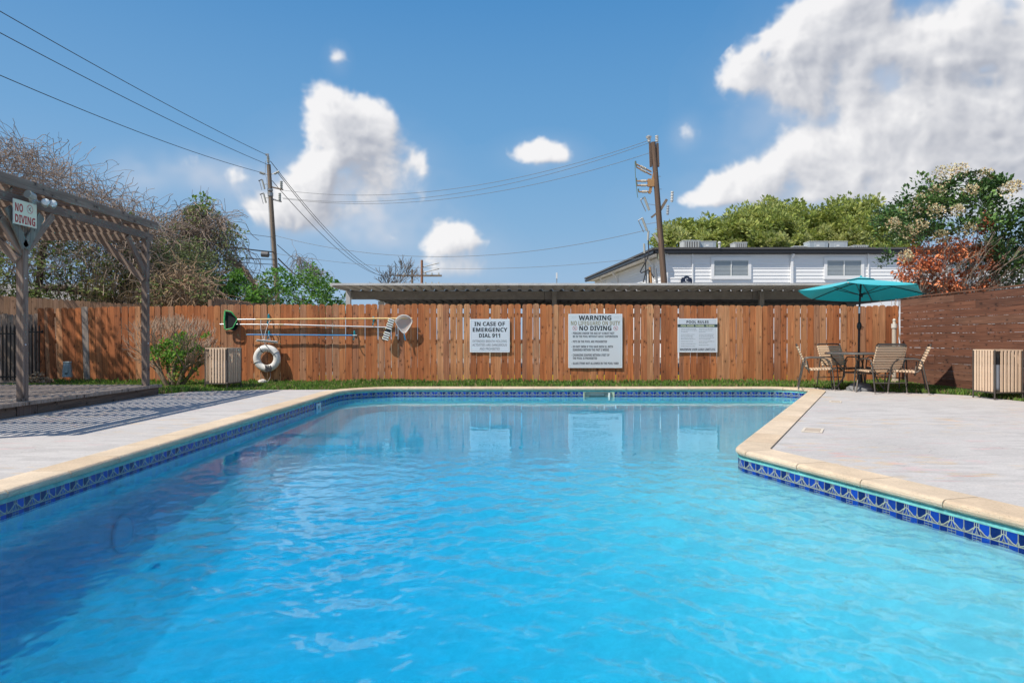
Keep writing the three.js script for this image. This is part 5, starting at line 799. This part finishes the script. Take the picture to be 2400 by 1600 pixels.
// a clumped crown: leaves gathered round clump centres near the crown's skin
function clumps(R, centre, rad, nClump, perClump, size, cols, o = {}) {
  const leaves = []; for (let c = 0; c < nClump; c++) { let v = ball(R); v.normalize().multiplyScalar(.45 + .55 * Math.pow(R(), .5)); if (o.flatBottom && v.y < -o.flatBottom) v.y = -o.flatBottom * R(); const q = V(centre.x + v.x * rad.x, centre.y + v.y * rad.y, centre.z + v.z * rad.z), cr = (o.clump ?? .28) * (.6 + R() * .8) * Math.min(rad.x, rad.y), base = cols[Math.floor(R() * cols.length)];
    for (let k = 0; k < perClump; k++) { const b = ball(R), p = V(q.x + b.x * cr, q.y + b.y * cr * .8, q.z + b.z * cr), dir = V(b.x + (R() - .5), b.y * .6 + (o.lift ?? .15) + (R() - .5) * .8, b.z + (R() - .5)); leaves.push([p, dir, size * (.6 + R() * .8), o.wr ?? .32, tone(base, R, .28), R()]); } }
  return leaves;
}
{ // pruned shrub before the cedar fence
  const t = thing('pruned_shrub', 'clipped half-bare shrub with a green tuft beside the pergola post', 'shrub', [0, 0, 0]), R = rng(101), O = V(-6.88, .02, -13.9);
  const stems = [], tips = []; for (let k = 0; k < 13; k++) { const a = R() * 6.28, s = .2 + R() * .95; grow(stems, tips, O.clone().add(V(Math.cos(a) * .14, 0, Math.sin(a) * .09)), V(Math.cos(a) * s, 1, Math.sin(a) * s * .55), .46, .028 + R() * .018, 4, R, { steps: 3, wander: .18, spread: .62, shrink: .72, min: .0045, third: .25, lift: .05, side: .22 }); }
  const trunk = stems.filter((s) => s[2] > .016), fine = stems.filter((s) => s[2] <= .016 && Math.max(s[0].y, s[1].y) < 1.50 && Math.abs(s[1].x - O.x) < 1.02 && s[1].z > -15.0);
  part(t, 'trunk', segments(trunk, 6), std({ map: repeated(barkTex, 2), color: lin(.36, .28, .21), roughness: .98 })); part(t, 'twigs', segments(fine, 3), std({ color: lin(.36, .265, .195), roughness: .95 })).userData.kind = 'stuff';
  // clipped top: a flat layer of short twig ends
  const brush = []; for (let k = 0; k < 420; k++) { const x = O.x + (R() + R() - 1) * 1.0, z = O.z + (R() + R() - 1) * .5, y = 1.16 + R() * .22 - .12 * Math.abs(x - O.x); const a = V(x, y, z), b = a.clone().add(V((R() - .5) * .12, .05 + R() * .13, (R() - .5) * .12)); if (b.y < 1.50) brush.push([a, b, .0045, .003]); }
  part(t, 'clipped_ends', segments(brush, 3), std({ color: lin(.40, .29, .21), roughness: .95 })).userData.kind = 'stuff';
  const lv = [...clumps(R, V(-6.80, .72, -13.85), V(.55, .34, .35), 46, 40, .06, [[.14, .33, .03], [.19, .40, .035], [.10, .24, .025]]), ...clumps(R, V(-6.62, .35, -13.8), V(.36, .3, .3), 12, 24, .05, [[.12, .26, .03], [.22, .32, .05]]), ...clumps(R, V(-6.45, 1.06, -13.8), V(.28, .07, .2), 4, 26, .055, [[.16, .34, .03]])];
  part(t, 'leaves', leafGeometry(lv), leafM).userData.kind = 'stuff';
}
// overgrown thicket at the left, beyond the fences
function vine(out, p, R, n, step, droop, r) { let d = ball(R).add(V(0, .2, 0)).normalize(), q = p.clone(); for (let i = 0; i < n; i++) { d.add(ball(R).multiplyScalar(.75)).add(V(0, -droop, 0)).normalize(); const m = q.clone().addScaledVector(d, step * (.6 + R() * .8)); out.push([q, m, r, r]); q = m; } }
{
  const t = thing('vine_thicket', 'huge tangle of bare brown vines rising behind the pergola', 'thicket'), R = rng(111), topY = (x) => mix(7.0, 4.7, smooth(-15.9, -11.2, x)) + .35 * perlin.noise(x * 1.3, 2, 0) - 3.0 * smooth(-11.2, -10.4, x);
  const tw = []; for (let k = 0; k < 2500; k++) { const x = -17.6 + R() * 7.2, top = topY(x), u = Math.pow(R(), 2.0), y = top - .15 - u * (top - 3.0) * .95, z = -20.2 - R() * 3.2; vine(tw, V(x, y, z), R, 10, .15, .10, .004 + R() * .006); }
  for (let k = 0; k < 150; k++) { const x = -17 + R() * 6.4; let q = V(x, topY(x) - .1, -20.6 - R() * 2), d = V((R() - .5) * 1.4, .6, (R() - .5)).normalize(); for (let i = 0; i < 4; i++) { const n = q.clone().addScaledVector(d, .12); tw.push([q, n, .007, .005]); q = n; d.add(ball(R).multiplyScalar(.5)).normalize(); } }
  part(t, 'vines', segments(tw, 3), twigM).userData.kind = 'stuff';
  for (const pts of [[[-16.5, 2, -22], [-14.8, 2.6, -21.8], [-13.2, 2.35, -21.6], [-12.3, 2.1, -21.5]], [[-15.6, 0, -22], [-15.3, 2.4, -22], [-14.9, 4.2, -21.8], [-14.2, 5.4, -21.7]], [[-13.3, 4.6, -21.4], [-12.3, 4.15, -21.2], [-11.3, 3.3, -21.0], [-10.7, 2.4, -20.8]], [[-12.7, 0, -22.5], [-12.9, 2, -22.4], [-12.4, 3.4, -22.2], [-13.1, 4.7, -22]]]) part(t, 'limb', tube(pts.map((p) => V(...p)), .10, 24, 8), barkM);
  const mid = []; for (let k = 0; k < 120; k++) grow(mid, [], V(-17 + R() * 6.6, 1.4 + R() * 1.6, -21 - R() * 3), V((R() - .5) * 1.2, .8, (R() - .5)), .8, .022, 2, R, { steps: 4, wander: .5, spread: 1.3, min: .005 }); part(t, 'branches', segments(mid, 3), twigDark).userData.kind = 'stuff';
  const lv = [...clumps(R, V(-14.2, 2.9, -21.6), V(3.4, 1.3, 1.4), 190, 34, .11, [[.18, .25, .06], [.25, .30, .09], [.13, .19, .045]]), ...clumps(R, V(-16.2, 2.6, -19.6), V(1.0, 1.1, .6), 34, 40, .11, [[.18, .25, .05], [.25, .30, .07]]), ...clumps(R, V(-12.2, 4.6, -21), V(.8, .25, .4), 8, 30, .09, [[.22, .30, .06]])];
  part(t, 'leaves', leafGeometry(lv), leafM).userData.kind = 'stuff';
}
{
  const t = thing('vine_mound', 'rounded mound of hanging bare vines with a leafy sprig on top', 'thicket'), R = rng(121), tw = [], C = V(-11.2, 3.2, -24.4);
  for (let k = 0; k < 640; k++) { const a = R() * 6.28, e = Math.pow(R(), .55) * 1.57, rr = .82 + R() * .22, p = V(C.x + Math.cos(a) * Math.cos(e) * 1.65 * rr, C.y + Math.sin(e) * 2.45 * rr, C.z + Math.sin(a) * Math.cos(e) * 1.3); vine(tw, p, R, 9, .17, .42, .006 + R() * .006); }
  part(t, 'vines', segments(tw, 3), twigM).userData.kind = 'stuff';
  const br = [], tips = []; for (let k = 0; k < 12; k++) grow(br, tips, V(C.x + (R() - .5) * 1.4, .5, C.z), V((R() - .5) * .5, 1, (R() - .5) * .4), 1.5, .05, 3, R, { steps: 4, wander: .25, spread: .8, min: .006 }); part(t, 'branches', segments(br, 4), twigDark).userData.kind = 'stuff';
  const sp = []; for (let k = 0; k < 5; k++) { let q = V(C.x + .15 + (R() - .5) * .7, 5.3, C.z + .3); for (let i = 0; i < 5; i++) { const n = q.clone().add(V((R() - .5) * .12, .15 + R() * .1, (R() - .5) * .1)); sp.push([q, n, .008, .006]); q = n; } } part(t, 'sprig', segments(sp, 3), twigDark);
  const lv = [...clumps(R, V(C.x, 3.6, C.z + .4), V(1.7, 1.9, 1.1), 110, 28, .12, [[.22, .28, .09], [.28, .32, .13]]), ...clumps(R, V(C.x + .2, 5.85, C.z + .3), V(.45, .45, .2), 7, 12, .14, [[.18, .30, .05]]), ...clumps(R, V(C.x + .2, 5.35, C.z + .4), V(.7, .25, .3), 9, 26, .10, [[.24, .28, .10]])]; part(t, 'leaves', leafGeometry(lv), leafM).userData.kind = 'stuff';
}
function canes(name, label, R, x0, x1, z0, z1, yTop, n) {
  const t = thing(name, label, 'reeds'), st = [], lv = []; for (let k = 0; k < n; k++) { const x = mix(x0, x1, R()), h = yTop * (.62 + R() * .42), z = mix(z0, z1, R()), lean = (R() - .5) * .55; let q = V(x, 0, z); for (let i = 1; i <= 4; i++) { const f = i / 4, m = V(x + lean * f * f * 1.3, h * f, z + (R() - .5) * .12); st.push([q, m, .014 * (1.2 - f * .5), .014 * (1.15 - f * .6)]); q = m; } for (let i = 0; i < 4; i++) { const f = .35 + R() * .65; lv.push([V(x + lean * f * f * 1.3, h * f, z), V((R() - .5) * 2, .3 - R() * 1.2, (R() - .5) * 2), .35 + R() * .3, .035, tone([.50, .36, .19], R, .35), R()]); } }
  part(t, 'stalks', segments(st, 4), strawM).userData.kind = 'stuff'; part(t, 'blades', leafGeometry(lv), dullLeafM).userData.kind = 'stuff';
}
canes('dry_reeds', 'dry straw-coloured canes standing just above the tan fence', rng(131), -13.4, -9.9, -20.75, -21.3, 3.45, 150);
{
  const t = thing('dead_brush', 'low heap of dead brown brush beside the dry canes', 'brush'), R = rng(141), tw = [], lv = []; for (let k = 0; k < 480; k++) { const a = R() * 6.28, e = R() * 1.57, p = V(-9.75 + Math.cos(a) * Math.cos(e) * 1.15, 1.3 + Math.sin(e) * 1.45, -20.4 + Math.sin(a) * Math.cos(e) * .8); vine(tw, p, R, 8, .15, .18, .004 + R() * .006); }
  part(t, 'twigs', segments(tw, 3), std({ color: lin(.30, .205, .135), roughness: .95 })).userData.kind = 'stuff'; for (let k = 0; k < 1400; k++) { const b = ball(R); lv.push([V(-9.75 + b.x * 1.15, 2.1 + b.y * 1.2, -20.1 + b.z * .7), ball(R).add(V(0, -.5, 0)), .22, .06, tone([.40, .27, .16], R, .4), R()]); } lv.push(...clumps(R, V(-9.8, 2.3, -19.9), V(1.1, .75, .4), 26, 26, .09, [[.13, .17, .05], [.18, .22, .07]])); part(t, 'dry_blades', leafGeometry(lv), dullLeafM).userData.kind = 'stuff';
}
function bush(name, label, R, C, rad, n, per, size, cols, o = {}) {
  const t = thing(name, label, o.category ?? 'bush'), st = [], tips = []; for (let k = 0; k < 8; k++) grow(st, tips, V(C.x + (R() - .5) * rad.x * .5, 0, C.z + (R() - .5) * rad.z * .4), V((R() - .5) * .9, 1.2, (R() - .5) * .6), C.y * .55, .05, 3, R, { steps: 3, wander: .22, spread: .8, min: .006 }); part(t, 'stems', segments(st, 5), barkM).userData.kind = 'stuff';
  part(t, 'foliage', leafGeometry(clumps(R, C, rad, n, per, size, cols, o)), leafM).userData.kind = 'stuff'; return t;
}
bush('green_bush', 'bright green bush behind the short side fence', rng(151), V(-9.35, 2.15, -23), V(.95, 1.05, .9), 110, 46, .10, [[.13, .31, .035], [.18, .38, .045], [.09, .22, .03]], { clump: .22 });
bush('green_bush', 'large leafy green bush growing around the foot of the bare utility pole', rng(152), V(-8.5, 2.2, -27), V(1.95, 1.65, 1.2), 190, 46, .13, [[.12, .28, .04], [.18, .37, .055], [.09, .2, .035]], { clump: .18 });
bush('olive_bush', 'dull olive bush in front of the vine mound', rng(153), V(-10.9, 3.0, -21.8), V(1.45, 1.35, .8), 130, 40, .10, [[.20, .25, .085], [.27, .31, .12], [.15, .19, .07]], { clump: .24 });
bush('green_shrub', 'thin green shrub showing between pergola post and cedar fence', rng(154), V(-12.3, 2.9, -25.5), V(1.3, 1.3, .8), 70, 36, .11, [[.10, .20, .04], [.15, .25, .05]], { clump: .26 });
{ const t = thing('old_vine', 'gnarled brown vine trunk slanting between the two green bushes', 'vine'), R = rng(161); part(t, 'stem', tube([V(-8.3, 0, -24), V(-8.55, 1.9, -24), V(-9.0, 2.7, -24), V(-9.35, 3.3, -24), V(-9.9, 3.8, -24)], .11, 30, 8), std({ map: repeated(barkTex, 3), color: lin(.40, .29, .20), roughness: .98 })); const tw = []; for (let k = 0; k < 150; k++) { const f = R(); vine(tw, V(mix(-8.5, -9.9, f), mix(1.9, 3.8, f), -23.9), R, 6, .12, .25, .007); } part(t, 'twigs', segments(tw, 3), std({ color: lin(.42, .31, .21), roughness: .95 })).userData.kind = 'stuff'; }
{ const t = thing('hanging_vines', 'ragged bare vines hanging from a cable right of the utility pole', 'vines'), R = rng(162), tw = []; for (let k = 0; k < 190; k++) { const f = R(); vine(tw, V(mix(-13.0, -11.9, f), mix(6.15, 5.2, f) - R() * .25, -41 - f * 2), R, 7, .2, .6, .010); } part(t, 'strands', segments(tw, 3), std({ color: lin(.30, .25, .21), roughness: .95 })).userData.kind = 'stuff'; }
{ const t = thing('cable_vines', 'bare vines creeping along the cables between the thicket and the mound', 'vines'), R = rng(163), tw = []; for (let k = 0; k < 260; k++) { const f = R(); vine(tw, V(mix(-11.6, -9.9, f), mix(4.95, 5.15, f) - .5 * Math.sin(f * 3.1) + (R() - .5) * .3, -23.6), R, 6, .15, .15, .007); } part(t, 'strands', segments(tw, 3), twigM).userData.kind = 'stuff'; }
function bareTree(label, P, h, seed, m) { const t = thing('bare_tree', label, 'tree', [P.x, 0, P.z]), R = rng(seed), st = [], tips = []; grow(st, tips, V(0, 0, 0), V(0, 1, 0), h * .42, h * .025, 5, R, { steps: 3, wander: .12, spread: .75, shrink: .68, min: .018, third: .6, lift: .02 }); part(t, 'trunk', segments(st.filter((s) => s[2] > .06), 6), barkM); part(t, 'crown', segments(st.filter((s) => s[2] <= .06), 3), m).userData.kind = 'stuff'; }
bareTree('small leafless tree far off above the carport roof end', V(-12.4, 0, -60), 7.4, 171, std({ color: lin(.17, .15, .14), roughness: .95 }));
// live oaks behind the white building
function oak(label, P, C, rad, seed, n, cols) {
  const t = thing('oak_tree', label, 'tree', [P.x, 0, P.z], 0, 'oaks behind the white building'), R = rng(seed), st = [], tips = []; grow(st, tips, V(0, 0, 0), V(0, 1, 0), 2.6, .38, 3, R, { steps: 3, wander: .12, spread: .8, shrink: .72, min: .02, third: .7 });
  part(t, 'trunk', segments(st, 5), barkM); part(t, 'crown', leafGeometry(clumps(R, C, rad, n * 2, 95, .30, cols, { clump: .19, wr: .32, lift: .35 })), leafM).userData.kind = 'stuff';
}
const oakCols = [[.36, .42, .10], [.42, .47, .13], [.30, .36, .08], [.46, .49, .18]];
oak('broad olive-green oak crown right behind the leaning utility pole', V(15.4, 0, -55), V(0, 7.4, 0), V(4.6, 3.2, 4), 181, 150, oakCols); oak('tallest olive-green oak crown over the middle of the white building', V(21.2, 0, -56), V(0, 8.0, 0), V(5.2, 4.2, 4), 182, 190, oakCols); oak('olive-green oak crown next to the flowering shrub', V(27.4, 0, -55), V(0, 7.9, 0), V(5.0, 4.1, 4), 183, 180, oakCols); oak('small olive oak crown low above the first air conditioners', V(18.6, 0, -52), V(0, 7.5, 0), V(3.8, 3.2, 3), 184, 110, oakCols);
{ // a tree out of view at the left, whose shade dapples the fence corner
  const t = thing('shade_tree', 'loose leafy tree left of the pergola shading the fence corner', 'tree', [-13.4, 0, -12.4]), R = rng(211), st = [], tips = []; grow(st, tips, V(0, 0, 0), V(.1, 1, -.05), 2.3, .12, 4, R, { steps: 3, wander: .15, spread: .8, shrink: .72, min: .01, third: .5 });
  part(t, 'trunk', segments(st, 5), barkM); part(t, 'crown', leafGeometry(clumps(R, V(.6, 4.9, -.7), V(1.5, 1.1, 1.0), 60, 42, .13, [[.10, .18, .03], [.14, .24, .04]], { clump: .28 })), leafM).userData.kind = 'stuff';
}
{ // flowering shrub with a dead rust-red side
  const t = thing('flowering_shrub', 'big dark green shrub with cream blossoms and dead rust-red leaves behind the brown fence', 'shrub'), R = rng(191), st = [], tips = [], C = V(10.15, 3.35, -15.7);
  for (let k = 0; k < 26; k++) { const a = (k / 25 - .5); grow(st, tips, V(10.1 + a * 2.2, 0, -15.7 + (R() - .5) * .8), V(a * .9, 1.5, (R() - .5) * .5), 1.5, .026, 3, R, { steps: 4, wander: .12, spread: .55, shrink: .62, min: .005 }); }
  part(t, 'stems', segments(st.filter(([a, b]) => b.x > 8.9 + .5 * smooth(2.1, 3.2, b.y) && b.y < 4.2), 5), std({ color: lin(.34, .26, .20), roughness: .9 })).userData.kind = 'stuff';
  const greens = [[.055, .125, .032], [.085, .17, .042], [.12, .22, .055], [.07, .145, .042]], all = [...clumps(R, C, V(1.75, 1.35, 1.1), 210, 46, .10, greens, { clump: .17, lift: .3 }), ...clumps(R, V(11.6, 3.1, -15.5), V(.9, 1.0, .8), 60, 40, .10, greens, { clump: .2, lift: .3 }), ...clumps(R, V(10.55, 4.35, -15.7), V(.75, .45, .6), 30, 40, .10, greens, { clump: .3, lift: .4 })];
  const deadZone = (p) => { const u = (p.x - 9.75) / 1.15, v = (p.y - 2.55) / .95; return u * u + v * v < .75 + .35 * perlin.noise(p.x * 2, p.y * 2, 3) && p.y < 3.5; };
  part(t, 'foliage', leafGeometry(all.filter(([p]) => !deadZone(p) && p.y > 1.6 + .5 * smooth(9.2, 8.4, p.x))), glossLeafM).userData.kind = 'stuff';
  const dead = [...clumps(R, V(9.85, 2.55, -15.35), V(1.15, .72, .6), 120, 30, .085, [[.60, .19, .08], [.52, .15, .065], [.68, .26, .12], [.44, .14, .07]], { clump: .2, lift: -.5, wr: .26 }), ...clumps(R, V(10.35, 3.5, -15.0), V(.22, .22, .2), 6, 20, .085, [[.38, .10, .05]], { clump: .5, lift: -.4 })]; part(t, 'dead_leaves', leafGeometry(dead), dullLeafM).userData.kind = 'stuff';
  const fl = []; for (const [x, y, z, r] of [[8.95, 3.85, -15.2, .16], [9.12, 4.05, -15.2, .16], [9.4, 4.25, -15.1, .14], [9.6, 4.62, -15.3, .22], [9.85, 4.72, -15.4, .2], [10.2, 4.80, -15.5, .16], [10.6, 4.65, -15.3, .15], [8.78, 3.35, -15.1, .17], [8.95, 3.45, -15.0, .16], [8.72, 2.8, -15.1, .13], [9.3, 3.2, -14.8, .13], [9.85, 3.35, -14.7, .13], [9.2, 3.75, -14.8, .15], [10.0, 4.2, -14.9, .15], [10.75, 4.2, -14.8, .16], [11.1, 4.35, -15.1, .14], [9.6, 3.75, -14.7, .12], [8.55, 3.55, -15.3, .13]]) for (let k = 0; k < 130; k++) { const b = ball(R); fl.push([V(x + b.x * r * 1.2, y + b.y * r, z + b.z * r), b.clone().add(V(0, .5, 0)), .035 + R() * .02, .5, tone(R() < .7 ? [.62, .54, .33] : [.52, .36, .20], R, .2), R()]); } part(t, 'blossoms', leafGeometry(fl), dullLeafM).userData.kind = 'stuff';
}
// ---------------------------------------------------------------- grass along the fences
{
  const DECK = [[-11.2, -40], [8.05, -40], [8.0, 10.6], [7.9, 11.8], [7.5, 12.25], [6.9, 12.62], [6.5, 12.98], [6.2, 13.5], [5.75, 13.86], [-2.07, 13.9], [-2.65, 13.8], [-3.13, 13.47], [-3.42, 13.16], [-4.9, 13.1], [-6.0, 12.66], [-6.2, 12.1], [-11.2, 12.1]];
  const inside = (poly, x, d) => { let c = false; for (let i = 0, j = poly.length - 1; i < poly.length; j = i++) { const [a, b] = poly[i], [e, f] = poly[j]; if ((b > d) !== (f > d) && x < (e - a) * (d - b) / (f - b) + a) c = !c; } return c; };
  const R = rng(201), lv = [], hull = offset(POOL, .275); let n = 0;
  for (let k = 0; k < 90000 && n < 52000; k++) { let x, d; if (R() < .2) { x = 7.4 + R() * 1.12; d = 6 + R() * 9; } else { x = -10.2 + R() * 18.7; d = 12.0 + R() * 3.03; } if (inside(DECK, x, d) || inside(hull, x, d) || (x < -6.2 && d < 12.05) || x > 8.53) continue; const bare = perlin.noise(x * 1.1, d * 1.4, 5) + (x < -6 ? .1 : 0) - .35 * smooth(7.5, 8.3, x); if (bare > .32 && R() < .75) continue; n++;
    const lush = smooth(-.5, .5, perlin.noise(x * .7, d * .9, 9)), h = (.045 + R() * .06) * (.7 + .5 * lush) + (d > 14.8 ? R() * .05 : 0); lv.push([V(x, -.015, -d), V((R() - .5) * 1.1, 1, (R() - .5) * 1.1), h, .16 + R() * .1, tone(R() < .12 ? [.36, .30, .13] : R() < .5 ? [.12, .235, .03] : [.17, .29, .04], R, .3), R()]); }
  const g = shade(new THREE.Mesh(leafGeometry(lv), leafM)); g.name = 'grass'; g.userData = { kind: 'stuff', label: 'short green grass along the foot of the fences', category: 'grass' }; scene.add(g);
  // leaf litter by the iron fence
  const lt = []; for (let k = 0; k < 420; k++) { const a = R() * 6.28, r = Math.sqrt(R()) * .32; lt.push([V(-10.1 + Math.cos(a) * r, .02 + R() * .3 * (1 - r * 2.6), -14.5 + Math.sin(a) * r * .7), ball(R), .07, .35, tone([.34, .24, .15], R, .4), R()]); } const l = shade(new THREE.Mesh(leafGeometry(lt), dullLeafM)); l.name = 'leaf_litter'; l.userData = { kind: 'stuff', label: 'heap of dry brown leaves under the iron fence', category: 'leaves' }; scene.add(l);
}
scene.traverse((o) => { if (o.isMesh) shade(o); });
renderer.render(scene, camera);
